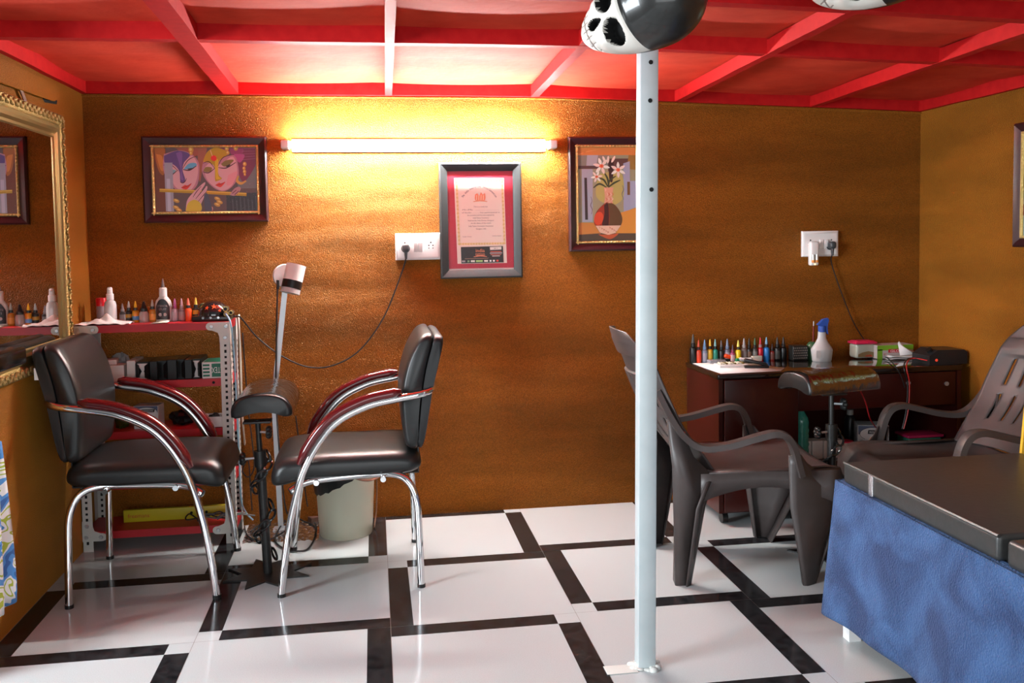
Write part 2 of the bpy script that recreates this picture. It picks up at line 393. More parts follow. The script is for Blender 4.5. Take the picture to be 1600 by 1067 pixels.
def framed(name, label, x0, x1, z0, z1, fw, framemat, gilt=True):
    t = thing(name, label, 'picture', (0, 0, 0)); 
    b = MB(); ring_frame(b, x0, x1, z0, z1, [(0, 0), (0, .020), (.007, .026), (fw*.6, .020), (fw, .012), (fw, .004)], back)
    fr = b.build('frame', framemat, t, angle=20)
    if gilt:
        g = MB(); n = 0
        ring_frame(g, x0+fw-.002, x1-fw+.002, z0+fw-.002, z1-fw+.002, [(0, .012), (.003, .018), (.009, .018), (.012, .010)], back)
        for (a, c, e, f) in ((x0, x1, z0+fw+.004, 0), (x0, x1, z1-fw-.004, 0), (z0, z1, x0+fw+.004, 1), (z0, z1, x1-fw-.004, 1)):
            q = a+fw
            while q < c-fw:
                p = (q, YB-.018, e) if not f else (e, YB-.018, q)
                g.sphere(p, (.0065, .004, .0035) if not f else (.0035, .004, .0065), 8, 4); q += .0145
        g.build('gilt_slip', GOLD, fr)
    return t
# --- painting of two stylised faces
X0, X1, Z0, Z1 = -.969, -.464, 1.311, 1.670; fw = .036
t = framed('framed_painting', 'dark framed painting of two stylised faces with a yellow flute', X0, X1, Z0, Z1, fw, DARKW)
A = Art((120, 150, 1320, 915), (X0+fw+.008, X1-fw-.008, Z0+fw+.008, Z1-fw-.008), .006)
sk = (204, 165, 172); skd = (176, 128, 142); ln = (70, 38, 40)
A.poly([(120, 150), (1320, 150), (1320, 915), (120, 915)], (96, 84, 84))
A.poly([(120, 150), (260, 150), (250, 915), (120, 915)], (104, 58, 40))
A.poly([(1090, 330), (1320, 300), (1320, 640), (1090, 640)], (112, 118, 118)); A.poly([(950, 700), (1320, 690), (1320, 915), (950, 915)], (62, 70, 74))
A.curve([(130, 160), (250, 160), (240, 300), (230, 470), (180, 440), (150, 330)], (160, 98, 44)); A.curve([(150, 230), (220, 260), (225, 420), (190, 400)], (196, 128, 60))
A.curve([(860, 150), (1300, 150), (1320, 330), (1170, 560), (1100, 450), (1080, 260)], (116, 58, 84))
A.curve([(1010, 160), (1160, 165), (1150, 230), (1030, 240)], (140, 66, 110)); A.curve([(1040, 230), (1180, 240), (1130, 330), (1080, 300)], (170, 84, 140))
A.curve([(360, 150), (720, 150), (680, 230), (560, 260), (440, 200)], (152, 88, 70)); A.curve([(640, 170), (740, 160), (690, 330), (650, 560), (625, 420)], (150, 96, 78))
A.curve([(240, 230), (420, 185), (560, 230), (640, 330), (640, 480), (610, 600), (520, 680), (400, 670), (280, 560), (225, 400)], skd)   # left face
A.curve([(300, 350), (440, 350), (560, 250), (630, 380), (600, 560), (520, 665), (410, 655), (330, 560)], sk)
A.curve([(240, 250), (400, 190), (540, 235), (470, 330), (450, 420), (475, 520), (465, 560), (420, 555), (410, 430), (340, 350), (250, 340)], (92, 76, 132))
A.curve([(380, 220), (450, 215), (440, 420), (455, 530), (425, 520), (425, 400)], (116, 92, 160))
A.curve([(460, 410), (520, 345), (600, 335), (615, 370), (560, 400)], (96, 172, 204)); A.line([(455, 412), (530, 420), (610, 370)], 14, ln); A.line([(450, 400), (520, 300), (625, 250)], 9, ln)
A.curve([(500, 405), (560, 395), (540, 420)], (60, 40, 50))
A.curve([(240, 450), (290, 410), (370, 420), (330, 460)], (126, 168, 180)); A.line([(240, 465), (310, 480), (385, 425)], 12, ln); A.line([(230, 360), (310, 350), (400, 430)], 9, ln)
A.line([(415, 555), (445, 572), (475, 550), (492, 515)], 10, ln)
A.curve([(425, 625), (470, 595), (500, 600), (550, 575), (500, 640), (460, 645)], (206, 62, 52)); A.line([(425, 626), (480, 615), (548, 578)], 5, (110, 30, 36))
A.poly([(240, 330), (335, 330), (335, 905), (240, 905)], (152, 156, 172)); A.poly([(262, 520), (300, 520), (300, 905), (262, 905)], (178, 184, 200))  # upright light reflection of the glass, painted over the left face
A.curve([(690, 330), (740, 230), (860, 190), (960, 240), (1060, 250), (1100, 350), (1100, 500), (1020, 620), (920, 672), (820, 640), (720, 540), (675, 430)], skd)   # right face
A.curve([(700, 400), (780, 330), (900, 350), (1040, 260), (1090, 420), (1030, 590), (925, 662), (830, 630), (730, 530)], sk)
A.curve([(980, 480), (1090, 440), (1040, 570), (960, 600)], (206, 150, 160))
A.curve([(690, 320), (740, 210), (840, 155), (960, 190), (970, 250), (890, 300), (860, 380), (870, 480), (905, 520), (850, 550), (825, 540), (825, 400), (790, 345)], (178, 148, 34))
A.curve([(830, 300), (870, 300), (862, 480), (895, 515), (850, 530), (832, 500)], (208, 178, 44))
A.curve([(900, 350), (960, 305), (1050, 300), (1010, 350), (940, 380)], (126, 112, 60)); A.line([(870, 390), (960, 395), (1075, 330)], 13, ln); A.line([(865, 370), (930, 270), (1060, 235)], 9, ln); A.curve([(950, 375), (1010, 350), (985, 385)], (54, 34, 34))
A.curve([(690, 430), (720, 385), (790, 390), (780, 430), (730, 445)], (136, 120, 62)); A.line([(685, 440), (750, 452), (825, 400)], 12, ln); A.line([(690, 340), (760, 320), (825, 400)], 9, ln)
A.curve([(825, 598), (870, 570), (895, 578), (945, 560), (900, 615), (870, 622)], (208, 66, 56)); A.line([(825, 600), (880, 592), (940, 562)], 5, (110, 30, 36))
A.ell(818, 280, 34, 34, (214, 44, 36)); A.line([(780, 180), (802, 255)], 6, (220, 190, 150), False)
for x, y, r in ((555, 180, 30), (555, 220, 20), (975, 165, 24), (985, 215, 20), (1080, 160, 26), (1180, 350, 22), (1170, 400, 18), (1175, 440, 20), (1178, 475, 14)): A.ell(x, y, r, r*1.2, (196, 150, 66)); A.ell(x-4, y-4, r*.5, r*.6, (232, 200, 120))
A.line([(1100, 490), (1085, 550), (1130, 580), (1190, 550)], 34, (200, 162, 80))
A.line([(175, 655), (540, 672), (1190, 712)], 40, (178, 148, 44), False); A.line([(175, 645), (540, 662), (1190, 702)], 10, (214, 188, 84), False)
A.curve([(470, 900), (490, 780), (560, 690), (690, 570), (705, 590), (640, 690), (720, 610), (730, 640), (690, 740), (650, 830), (640, 910)], sk)
A.curve([(470, 905), (500, 810), (580, 770), (650, 820), (640, 910)], (200, 184, 62))
for q in (((560, 740), (600, 680), (660, 610)), ((590, 760), (650, 690), (710, 620)), ((620, 790), (680, 720), (725, 670))): A.line(q, 8, ln)
A.curve([(990, 715), (1050, 640), (1110, 620), (1120, 660), (1050, 725)], (170, 134, 140)); A.line([(1020, 700), (1070, 660)], 7, ln, False); A.line([(1050, 715), (1100, 670)], 7, ln, False)
for x, y in ((845, 760), (870, 800), (840, 830), (365, 780), (360, 860), (390, 890)): A.ell(x, y, 38, 22, (188, 150, 70), .4); A.ell(x, y-6, 22, 8, (226, 196, 120), .4)
A.curve([(740, 890), (765, 850), (790, 870), (775, 912)], (198, 150, 140)); A.curve([(690, 720), (730, 700), (780, 900), (700, 910)], (76, 86, 102))
for i in range(14): x = 1000+i*23; A.line([(x, 730+(i*37) % 60), (x+6, 905)], 5, (92, 104, 110) if i % 2 else (48, 54, 60), False)
for i in range(5): A.line([(1150, 300-i*34), (1310, 285-i*30)], 4, (150, 110, 140), False)
A.build('printed_picture', t)
b = MB(); b.add([back(X0+fw+.008, Z0+fw+.008, .0125), back(X1-fw-.008, Z0+fw+.008, .0125), back(X1-fw-.008, Z1-fw-.008, .0125), back(X0+fw+.008, Z1-fw-.008, .0125)], [(0, 1, 2, 3)]); b.build('glass', GLASSP, t, fix=False)

# --- painting of lilies in a vase
X0, X1, Z0, Z1 = .842, 1.200, 1.160, 1.670; fw = .036
t = framed('framed_painting', 'dark framed painting of white lilies in a round red vase', X0, X1, Z0, Z1, fw, DARKW)
A = Art((113, 110, 648, 968), (X0+fw+.008, X1-fw-.008, Z0+fw+.008, Z1-fw-.008), .006)
A.poly([(113, 110), (648, 110), (648, 968), (113, 968)], (142, 140, 112))
A.poly([(113, 110), (648, 110), (648, 184), (113, 184)], (196, 122, 62)); A.poly([(113, 190), (200, 150), (330, 125), (113, 175)], (212, 150, 90))
A.poly([(113, 184), (400, 184), (400, 280), (113, 280)], (128, 122, 110)); A.poly([(200, 184), (300, 184), (280, 300), (190, 300)], (160, 158, 164))
A.poly([(113, 280), (330, 280), (330, 308), (113, 308)], (82, 60, 58)); A.poly([(390, 215), (640, 215), (640, 260), (390, 330)], (90, 62, 56))
A.poly([(580, 184), (648, 184), (648, 320), (560, 310)], (140, 108, 52)); A.poly([(530, 260), (590, 240), (590, 700), (530, 700)], (146, 150, 172))
A.poly([(150, 310), (250, 310), (245, 790), (150, 790)], (150, 154, 166)); A.poly([(590, 420), (648, 420), (648, 660), (590, 680)], (150, 154, 176))
A.curve([(300, 360), (500, 340), (530, 560), (420, 640), (280, 560)], (170, 160, 92))
A.poly([(113, 795), (330, 800), (330, 968), (113, 968)], (186, 124, 60)); A.poly([(500, 710), (648, 665), (648, 968), (440, 968), (440, 800)], (200, 136, 58))
A.poly([(113, 905), (330, 895), (648, 900), (648, 968), (113, 968)], (80, 66, 54))
A.poly([(172, 388), (196, 388), (202, 770), (176, 770)], (60, 46, 44)); A.poly([(565, 427), (590, 427), (590, 548), (565, 548)], (112, 78, 40))
A.line([(230, 560), (240, 600), (228, 640), (242, 680), (234, 720)], 8, (106, 96, 96)); A.line([(520, 460), (530, 500), (516, 540), (530, 590)], 8, (106, 100, 110))
A.curve([(395, 250), (440, 230), (430, 420), (400, 400)], (60, 36, 34))
for q in (((255, 480), (310, 445), (375, 478)), ((390, 478), (440, 440), (500, 412)), ((345, 330), (385, 400), (392, 478)), ((395, 478), (400, 420), (460, 375)), ((300, 390), (350, 410), (385, 470))): A.line(q, 18, (62, 66, 42))
def lily(cx, cy, s, ph):
    for i in range(6):
        a = ph+i*PI/3; A.curve([(cx, cy), (cx+s*.55*math.cos(a-.35), cy+s*.55*math.sin(a-.35)), (cx+s*math.cos(a), cy+s*math.sin(a)), (cx+s*.55*math.cos(a+.35), cy+s*.55*math.sin(a+.35))], (226, 198, 186) if i % 2 else (240, 218, 206), 3)
    A.ell(cx, cy, s*.26, s*.22, (212, 106, 70)); A.ell(cx, cy, s*.1, s*.1, (190, 70, 40))
lily(330, 283, 78, .2); lily(482, 318, 74, .5); lily(285, 380, 55, .9)
for x, y, r in ((390, 225, .1), (438, 222, .5), (355, 225, -.4)): A.ell(x, y, 11, 34, (232, 200, 186), r)
A.poly([(350, 478), (437, 478), (424, 560), (430, 625), (350, 625), (358, 560)], (206, 148, 120))
for i in range(16): x = 356+(i*29) % 68; y = 486+(i*43) % 130; A.line([(x, y), (x+12, y+14), (x+4, y+26)], 5, (190, 92, 66) if i % 2 else (226, 186, 164))
A.curve([(350, 625), (430, 625), (490, 690), (516, 765), (500, 830), (440, 900), (385, 915), (320, 895), (270, 830), (257, 765), (285, 690)], (92, 66, 40))
A.curve([(350, 628), (388, 626), (388, 826), (272, 826), (258, 765), (290, 690)], (146, 52, 32)); A.ell(300, 760, 42, 62, (196, 72, 42), .2); A.curve([(350, 640), (388, 632), (388, 826), (330, 820), (350, 730)], (62, 32, 28))
A.poly([(270, 826), (502, 826), (455, 893), (388, 912), (310, 890)], (214, 176, 150))
for i in range(22): x = 300+(i*37) % 165; y = 834+(i*23) % 52; A.line([(x, y), (x+10, y+8), (x+3, y+16)], 4, (186, 120, 96))
A.curve([(290, 905), (400, 910), (480, 900), (400, 950)], (176, 84, 50))
A.build('printed_picture', t)
b = MB(); b.add([back(X0+fw+.008, Z0+fw+.008, .0125), back(X1-fw-.008, Z0+fw+.008, .0125), back(X1-fw-.008, Z1-fw-.008, .0125), back(X0+fw+.008, Z1-fw-.008, .0125)], [(0, 1, 2, 3)]); b.build('glass', GLASSP, t, fix=False)

# --- certificate
X0, X1, Z0, Z1 = .264, .628, 1.050, 1.558; fw = .037
t = framed('framed_certificate', 'grey framed certificate with a red mount below the tube light', X0, X1, Z0, Z1, fw, mat('grey_frame_lacquer', (.018, .022, .023), .42), gilt=False)
A = Art((108, 95, 690, 960), (X0+fw, X1-fw, Z0+fw, Z1-fw), .004)
A.poly([(108, 95), (690, 95), (690, 960), (108, 960)], (158, 44, 60))
A.poly([(108, 948), (690, 948), (690, 960), (108, 960)], (190, 180, 176))
A.poly([(168, 155), (612, 155), (628, 905), (186, 905)], (214, 196, 184))
for i in range(34):
    u = i/33; c = (196, 172, 116) if i % 2 else (206, 186, 140)
    for x, y in ((185+u*415, 176), (205+u*395, 732), (190+u*14, 176+u*556), (596+u*12, 176+u*556)): A.ell(x, y, 9, 11, c, i)
arc = 'The India International Tattoo Convention'; R_ = 196; n = len(arc)
for i, chx in enumerate(arc):
    a = (i/(n-1)-.5)*1.95
    if chx != ' ': A.text(chx, 390+R_*math.sin(a)*.88, 435-R_*math.cos(a), 26, (84, 72, 84), 'c', -a*.8)
A.curve([(352, 300), (372, 290), (390, 310), (404, 282), (420, 300), (440, 290), (436, 352), (356, 352)], (206, 128, 98)); A.line([(335, 362), (395, 354), (458, 362)], 12, (200, 140, 110))
for i in range(4): A.line([(366+i*20, 305), (364+i*20, 348)], 5, (226, 196, 170), False)
rows = ['This is to certify that', 'Mr./Ms.  ..............................', 'of Studio ............ has participated in', 'the convention and the event organised by', 'India Tattoo Convention', 'Held at the Indo Dome, Gurgaon', 'on the dates of the event', 'India Tattoo Convention Association', 'Gurgaon, India']
for s_, y, wd in zip(rows, (412, 438, 463, 486, 510, 533, 556, 582, 606), (125, 330, 340, 240, 140, 230, 180, 220, 90)): A.text(s_, 400, y, 17, (112, 96, 96), 'c', 0, wd)
A.text('Founder / Director', 275, 672, 14, (112, 96, 96), 'c', 0, 82); A.text('Convention Organiser', 540, 668, 14, (112, 96, 96), 'c', 0, 84)
A.poly([(218, 758), (592, 755), (597, 900), (220, 902)], (44, 40, 40)); A.text('india', 388, 806, 44, (206, 128, 88), 'c', 0, 82); A.text('tattoo', 388, 836, 42, (206, 128, 88), 'c', 0, 84)
A.line([(330, 846), (390, 838), (448, 846)], 10, (196, 120, 90)); A.poly([(476, 762), (580, 760), (580, 786), (478, 788)], (206, 200, 190)); A.text('2011', 528, 782, 20, (90, 80, 80))
for i, (wd, c) in enumerate(((100, (196, 96, 80)), (110, (190, 180, 176)), (96, (180, 110, 96)), (70, (190, 180, 176)))): A.poly([(530-wd/2, 800+i*13), (530+wd/2, 800+i*13), (530+wd/2, 806+i*13), (530-wd/2, 806+i*13)], c)
A.poly([(250, 860), (460, 858), (460, 862), (250, 864)], (150, 120, 100))
for x, wd, c in ((240, 30, (150, 140, 140)), (283, 18, (120, 150, 110)), (322, 36, (206, 202, 190)), (380, 60, (150, 190, 120)), (440, 34, (214, 206, 196)), (480, 18, (206, 206, 206)), (510, 18, (206, 206, 206)), (542, 20, (206, 76, 66))): A.poly([(x-wd/2, 876), (x+wd/2, 876), (x+wd/2, 892), (x-wd/2, 892)], c)
A.build('certificate_sheet', t, gain=1.45)
b = MB(); b.add([back(X0+fw, Z0+fw, .0115), back(X1-fw, Z0+fw, .0115), back(X1-fw, Z1-fw, .0115), back(X0+fw, Z1-fw, .0115)], [(0, 1, 2, 3)]); b.build('glass', GLASSP, t, fix=False)

# --- picture on the right wall, cut by the frame
t = thing('framed_painting', 'dark framed painting hanging on the right wall', 'picture')
def rgt(u, v, d): return (XR-d, -u, v)
x0, x1, z0, z1 = -.50, .15, 1.158, 1.652
b = MB(); ring_frame(b, x0, x1, z0, z1, [(0, 0), (0, .020), (.007, .026), (.022, .020), (.036, .012), (.036, .004)], rgt); b.build('frame', DARKW, t, angle=20)
b = MB(); ring_frame(b, x0+.034, x1-.034, z0+.034, z1-.034, [(0, .012), (.003, .018), (.009, .018), (.012, .010)], rgt); b.build('gilt_slip', GOLD, t)
A = Art((0, 0, 100, 80), (x0+.044, x1-.044, z0+.044, z1-.044), .006, rgt)
A.poly([(0, 0), (100, 0), (100, 80), (0, 80)], (150, 140, 80)); A.poly([(0, 45), (100, 40), (100, 80), (0, 80)], (168, 190, 170)); A.poly([(0, 55), (60, 58), (60, 66), (0, 64)], (150, 60, 60)); A.ell(60, 30, 22, 20, (110, 120, 50)); A.ell(40, 60, 18, 10, (190, 200, 200))
A.build('printed_picture', t)

# --- fluorescent tube
t = thing('tube_light', 'glowing white fluorescent tube light on the back wall', 'lamp')
zt = 1.632; yt = YB-.052
b = MB(); b.tube([(-.365, yt, zt), (.747, yt, zt)], .0135, 16); b.build('tube', mat('lit_tube', (1, 1, 1), .4, emit=(1, .985, .95), estr=480), t)
for x in (-.383, .765):
    b = MB(); b.rbox((x, YB-.036, zt), (.034, .072, .036), .006); b.rbox((x+(.012 if x > 0 else -.012), YB-.05, zt+.01), (.012, .03, .012), .002, m=1); b.build('tube_holder', [WHITEP, mat('red_plastic', (.5, .03, .02), .35)], t)
b = MB(); b.rbox((.19, YB-.008, zt), (1.10, .016, .056), .006); b.build('glow_backing', WHITEP, t)  # white strip added behind the tube to widen its blown-out glow

# --- switchboards
def board(label, x0, x1, z0, z1, sw):
    t = thing('switchboard', label, 'switchboard'); cx, cz = (x0+x1)/2, (z0+z1)/2; W, H = x1-x0, z1-z0
    b = MB(); ring_frame(b, x0, x1, z0, z1, [(0, 0), (0, .012), (.006, .018), (.014, .019)], back); b.add([back(x0+.014, z0+.014, .019), back(x1-.014, z0+.014, .019), back(x1-.014, z1-.014, .019), back(x0+.014, z1-.014, .019)], [(0, 1, 2, 3)]); b.build('plate', WHITEP, t)
    for i in range(2):
        b = MB(); b.rbox((cx+sw+(-.011+.023*i), YB-.0205, cz-.002), (.020, .010, .044), .003, rot=Matrix.Rotation(.12, 3, 'X')); b.build('rocker_switch', WHITEP, t)
    for q in (-1, 1):
        b = MB()
        for dx, dz, r in ((0, .017, .0035), (-.009, .004, .003), (.009, .004, .003), (-.009, -.008, .0025), (.009, -.008, .0025)): b.cyl((cx+q*W*.29+dx, YB-.015, cz+dz), (cx+q*W*.29+dx, YB-.0197, cz+dz), r, n=10)
        b.build('socket', HOLE, t)
    return t
board('white switchboard beside the certificate, with a plug in its left socket', .069, .264, 1.136, 1.252, 0)
board('white switchboard above the desk, with a battery charger in its left socket', 1.950, 2.129, 1.116, 1.235, .012)
def corded_plug(name, label, px, pz, path, r=.0035):
    t = thing(name, label, 'cable'); b = MB()
    b.rbox((px, YB-.040, pz+.004), (.030, .040, .034), .010); b.tube([(px, YB-.046, pz-.012), (px, YB-.046, pz-.045)], [.008, .005], 10); b.cyl((px, YB-.019, pz), (px, YB-.024, pz), .019)
    b.build('plug', mat('grey_black_plug', (.05, .055, .06), .35), t)
    b = MB(); b.tube(smooth_path([(px, YB-.046, pz-.04)]+path), r, 8); b.build('cord', CABLE, t); return t
p = [PY(x, y, YB-.03) for x, y in ((628, 425), (600, 495), (562, 547), (520, 571), (480, 573), (440, 556), (402, 527))]
corded_plug('electric_cable', 'long black cord looping from the middle switchboard to the red shelf rack', .113, 1.186, p+[PY(377, 497, 1.08), PY(366, 494, 1.04)], .0032)
p = [PY(x, y, YB-.02) for x, y in ((1299, 410), (1312, 450), (1332, 500), (1350, 530))]+[PY(1366, 545, 1.10), PY(1385, 558, 1.0)]+[PZ(1398, 571, .652), PY(1408, 588, .742), PY(1414, 606, .745)]
corded_plug('electric_cable', 'thin black cord hanging from the right switchboard down to the desk', 2.083, 1.165, p, .0025)
# battery charger
t = thing('battery_charger', 'small white charger with two batteries plugged in above the desk', 'charger')
c = PY(1272, 396, YB-.04); b = MB(); b.rbox((c.x, YB-.034, c.z), (.042, .030, .112), .008); b.build('housing', WHITEP, t)
for i in (-1, 1):
    b = MB(); b.cyl((c.x+i*.009, YB-.050, c.z-.042), (c.x+i*.009, YB-.050, c.z-.006), .0075, m=0); b.cyl((c.x+i*.009, YB-.050, c.z-.042), (c.x+i*.009, YB-.050, c.z-.030), .0077, m=1); b.cyl((c.x+i*.009, YB-.050, c.z-.006), (c.x+i*.009, YB-.050, c.z-.003), .003); b.build('battery', [mat('battery_silver', (.55, .53, .5), .3, metal=.6), mat('battery_orange', (.7, .25, .03), .35)], t)
b = MB(); b.sphere((c.x, YB-.050, c.z-.050), .003, 8, 6); b.build('indicator_light', mat('amber_led', (1, .5, .1), emit=(1, .55, .15), estr=6), t)

# --- mirror in a carved gilt frame on the left wall
t = thing('wall_mirror', 'large mirror in a carved gold frame on the left wall', 'mirror')
def lft(u, v, d): return (XL+d, u, v)
my0, my1, mz0, mz1 = -.02, .862, .785, 1.716
b = MB(); ring_frame(b, my0, my1, mz0, mz1, [(0, 0), (0, .016), (.004, .021), (.034, .021), (.040, .014)], lft)
i = 0; q = my0+.02
def curl(y, z, dy, dz, k):
    pts = [lft(y+dy*(a*.020-.010)+dz*.010*math.sin(a*PI*2+k*PI)*1., z+dz*(a*.020-.010)+dy*.010*math.sin(a*PI*2+k*PI), .021+.003) for a in [j/8 for j in range(9)]]
    b.tube(pts, .0045, 6)
while q < my1-.015:
    curl(q, mz1-.019, 1, 0, i % 2); curl(q, mz0+.019, 1, 0, i % 2); q += .021; i += 1
q = mz0+.04
while q < mz1-.03:
    curl(my1-.019, q, 0, 1, i % 2); curl(my0+.019, q, 0, 1, i % 2); q += .021; i += 1
b.build('carved_frame', GOLDA, t, angle=50)
b = MB(); ring_frame(b, my0+.038, my1-.038, mz0+.038, mz1-.038, [(0, .013), (.008, .019), (.018, .016), (.030, .018), (.040, .010), (.050, .011), (.056, .004)], lft); b.build('inner_moulding', GOLDS, t, angle=25)
b = MB(); e = .088; b.add([lft(my0+e, mz0+e, .0055), lft(my1-e, mz0+e, .0055), lft(my1-e, mz1-e, .0055), lft(my0+e, mz1-e, .0055)], [(0, 1, 2, 3)]); b.build('mirror_glass', MIRR, t, smooth=False, fix=False)
# glossy black shelf under the mirror
pa, pb = PX(42, 541, -1.066), PX(0, 577, -1.066)
t = thing('wall_shelf', 'glossy black ledge on the left wall under the mirror', 'shelf', (-1.174, 0, pa.z))
b = MB(); b.rbox((.054, (pa.y-.19)/2, -.026), (.108, pa.y+.19, .052), .010); b.build('board', mat('black_gloss', (.004, .004, .004), .16, spec=.35), t)
b = MB(); b.box(-.0255, .0, -.15, -.12, -.05, -.02); b.build('bracket', BLACKM, t)
b = MB(); b.box(-.0255, .0, pa.y-.09, pa.y-.06, -.05, -.02); b.build('bracket', BLACKM, t)

# loose flap of wall covering with wires behind it, left wall near the ceiling
t = thing('wall_covering_flap', 'loose torn strip of gold plush above the mirror', 'wall covering')
pts = [PX(x, y, XL+.024) for x, y in ((-20, 84), (86, 130), (93, 138), (93, 152), (86, 158), (62, 150), (-20, 121))]
b = MB(); n = len(pts); b.add([(XL+.016, p.y, p.z) for p in pts]+[p for p in pts], [list(range(n)), list(range(n, 2*n))[::-1]]+[(i, (i+1) % n, n+(i+1) % n, n+i) for i in range(n)]); b.build('strip', WALL, t, angle=30)
b = MB(); pts = [PX(x, y, XL+.002) for x, y in ((64, 147), (90, 157), (89, 163), (70, 160))]; b.add([(XL+.0012, p.y, p.z) for p in pts], [(0, 1, 2, 3)]); b.build('torn_gap', HOLE, t, fix=False)
t = thing('wire', 'brown wire drooping behind the top of the gold mirror', 'cable')
b = MB()
for k in range(3): b.tube(smooth_path([PX(x+k*1.5, y, XL+.014) for x, y in ((17, 124), (27, 131), (33, 145), (38, 158))]), .0035, 6)
b.build('strand', mat('brown_cable', (.16, .06, .03), .4), t)

# printed cloth hanging at the end of the left wall
t = thing('printed_cloth', 'bright blue white and green printed cloth hanging on the left wall', 'cloth')
m = bpy.data.materials.new('printed_fabric'); m.use_nodes = True; nt = m.node_tree; bb = nt.nodes['Principled BSDF']
g = nt.nodes.new('ShaderNodeNewGeometry'); n1 = nt.nodes.new('ShaderNodeTexNoise'); n1.inputs['Scale'].default_value = 7; n1.inputs['Distortion'].default_value = 2.2; n1.inputs['Detail'].default_value = 1
r = nt.nodes.new('ShaderNodeValToRGB'); r.color_ramp.interpolation = 'CONSTANT'
for pos, c in ((0, (.04, .14, .42)), (.40, (.08, .30, .70)), (.50, (.85, .88, .9)), (.56, (.45, .55, .06)), (.60, (.9, .92, .9))):
    e = r.color_ramp.elements.new(pos) if pos > 0 else r.color_ramp.elements[0]; e.color = (*c, 1)
r.color_ramp.elements[-1].color = (.9, .92, .9, 1)
nt.links.new(g.outputs['Position'], n1.inputs['Vector']); nt.links.new(n1.outputs['Fac'], r.inputs[0]); nt.links.new(r.outputs[0], bb.inputs['Base Color']); bb.inputs['Roughness'].default_value = .7
def cl(u, v):
    top = .60; bot = .115; z = top+(bot-top)*v; y1 = PX(3+15*min(v*1.1, 1), 745+170*v, XL+.03).y
    return (XL+.030+.012*math.sin(u*19+v*2), -.16+(y1+.16)*u, z+.03*(1-v)*u)
b = MB(); b.grid(30, 14, cl); o = b.build('fabric', m, t); sm = o.modifiers.new('s', 'SOLIDIFY'); sm.thickness = .004

# ================================================================== POLE AND MASK
t = thing('steel_pole', 'square grey steel pole standing in front, drilled with small holes', 'pole', (.7135, -.400, 0), rot=(0, .0115, 0))
b = MB(); b.rbox((0, 0, .93), (.052, .042, 1.86), .004, 2)
b.build('post', mat('zinc_paint', (.56, .61, .62), .38, metal=.1, noise=(18, (.49, .55, .56), .25)), t)
for q in ((1017, 97), (1016, 157), (1018, 296)):
    p = PY(*q, -.4215); b = MB(); b.cyl((p.x-.7135-.0115*p.z, -.0208, p.z), (p.x-.7135-.0115*p.z, -.0218, p.z), .0062); b.build('bolt_hole', HOLE, t)
b = MB()
for i in range(46):
    a = random.random()*6.28; rr = .025+random.random()*.014
    b.sphere((rr*math.cos(a), rr*math.sin(a), .002), (.008+random.random()*.006, .008+random.random()*.004, .003+random.random()*.008), 10, 6)
b.rbox((-.075, -.012, .001), (.09, .05, .002), .0008); b.build('plaster_footing', mat('rough_plaster', (.66, .66, .62), .9, bump=(200, .5, .002)), t)

t = thing('skull_mask', 'black and white skull mask hanging above the top of the steel pole', 'mask')
D = MB()
ctr = PY(1028, 4, -.82); KS = .888
ax = (RGT*.77 - _f*.60 + UPV*.26).normalized()              # crown of the skull points to the right
fw_ = (-_f*.66 - RGT*.75 - UPV*.22); fw_ = (fw_-ax*fw_.dot(ax)).normalized()
ey = ax.cross(fw_)
def sk_pt(A_, F_, E_): return ctr+(ax*A_+fw_*F_+ey*E_)*KS
NU, NV = 224, 160; vs = []; info = []
eyes = [(-.100, .040), (-.100, -.048)]
def sock(A_, E_):
    s_ = 0.
    for (ea, ee) in eyes: s_ = max(s_, 1-(((A_-ea)/.031)**2+((E_-ee)/.036)**2))
    nose = max(0, 1-(((A_+.148)/.026)**2+((E_+.003)/(.005+.013*max(0, min(1, (-(A_+.118))/.05)))**1)**2)) if A_ < -.118 else 0
    return max(s_, 0), nose
for i in range(NV+1):
    th = PI*i/NV
    for j in range(NU):
        ph = 2*PI*j/NU; a_ = math.cos(th); s_ = math.sin(th); f_ = s_*math.cos(ph); e_ = s_*math.sin(ph)
        A_ = a_*.132; F_ = f_*.118; E_ = e_*.112
        if a_ < 0:                                   # face and jaw: longer, narrower, flatter
            A_ = a_*.228; k = -a_; E_ *= 1-.22*k*k; F_ = f_*(.118-.026*k) + .012*k
        if f_ < -.25: F_ = -.25*.118+(f_+.25)*.03
        so, no = sock(A_, E_) if F_ > .01 else (0, 0)
        brow = math.exp(-((A_+.062)/.010)**2)*(.013 if F_ > .02 else 0)*max(0, 1-(E_/.1)**2)
        cheek = math.exp(-((A_+.140)/.018)**2)*math.exp(-((abs(E_)-.055)/.018)**2)*(.014 if F_ > .02 else 0)
        F_ += brow+cheek-.048*min(1, so*2.2)-.034*min(1, no*2)
        tooth = (-.205 < A_ < -.168 and F_ > .02)
        if tooth: F_ += .003*abs(math.sin(E_*170))-.002*math.exp(-((A_+.187)/.003)**2)*2
        vs.append(sk_pt(A_, F_, E_)); info.append((A_, F_, E_, so, no, tooth))
fs = []; ms = []
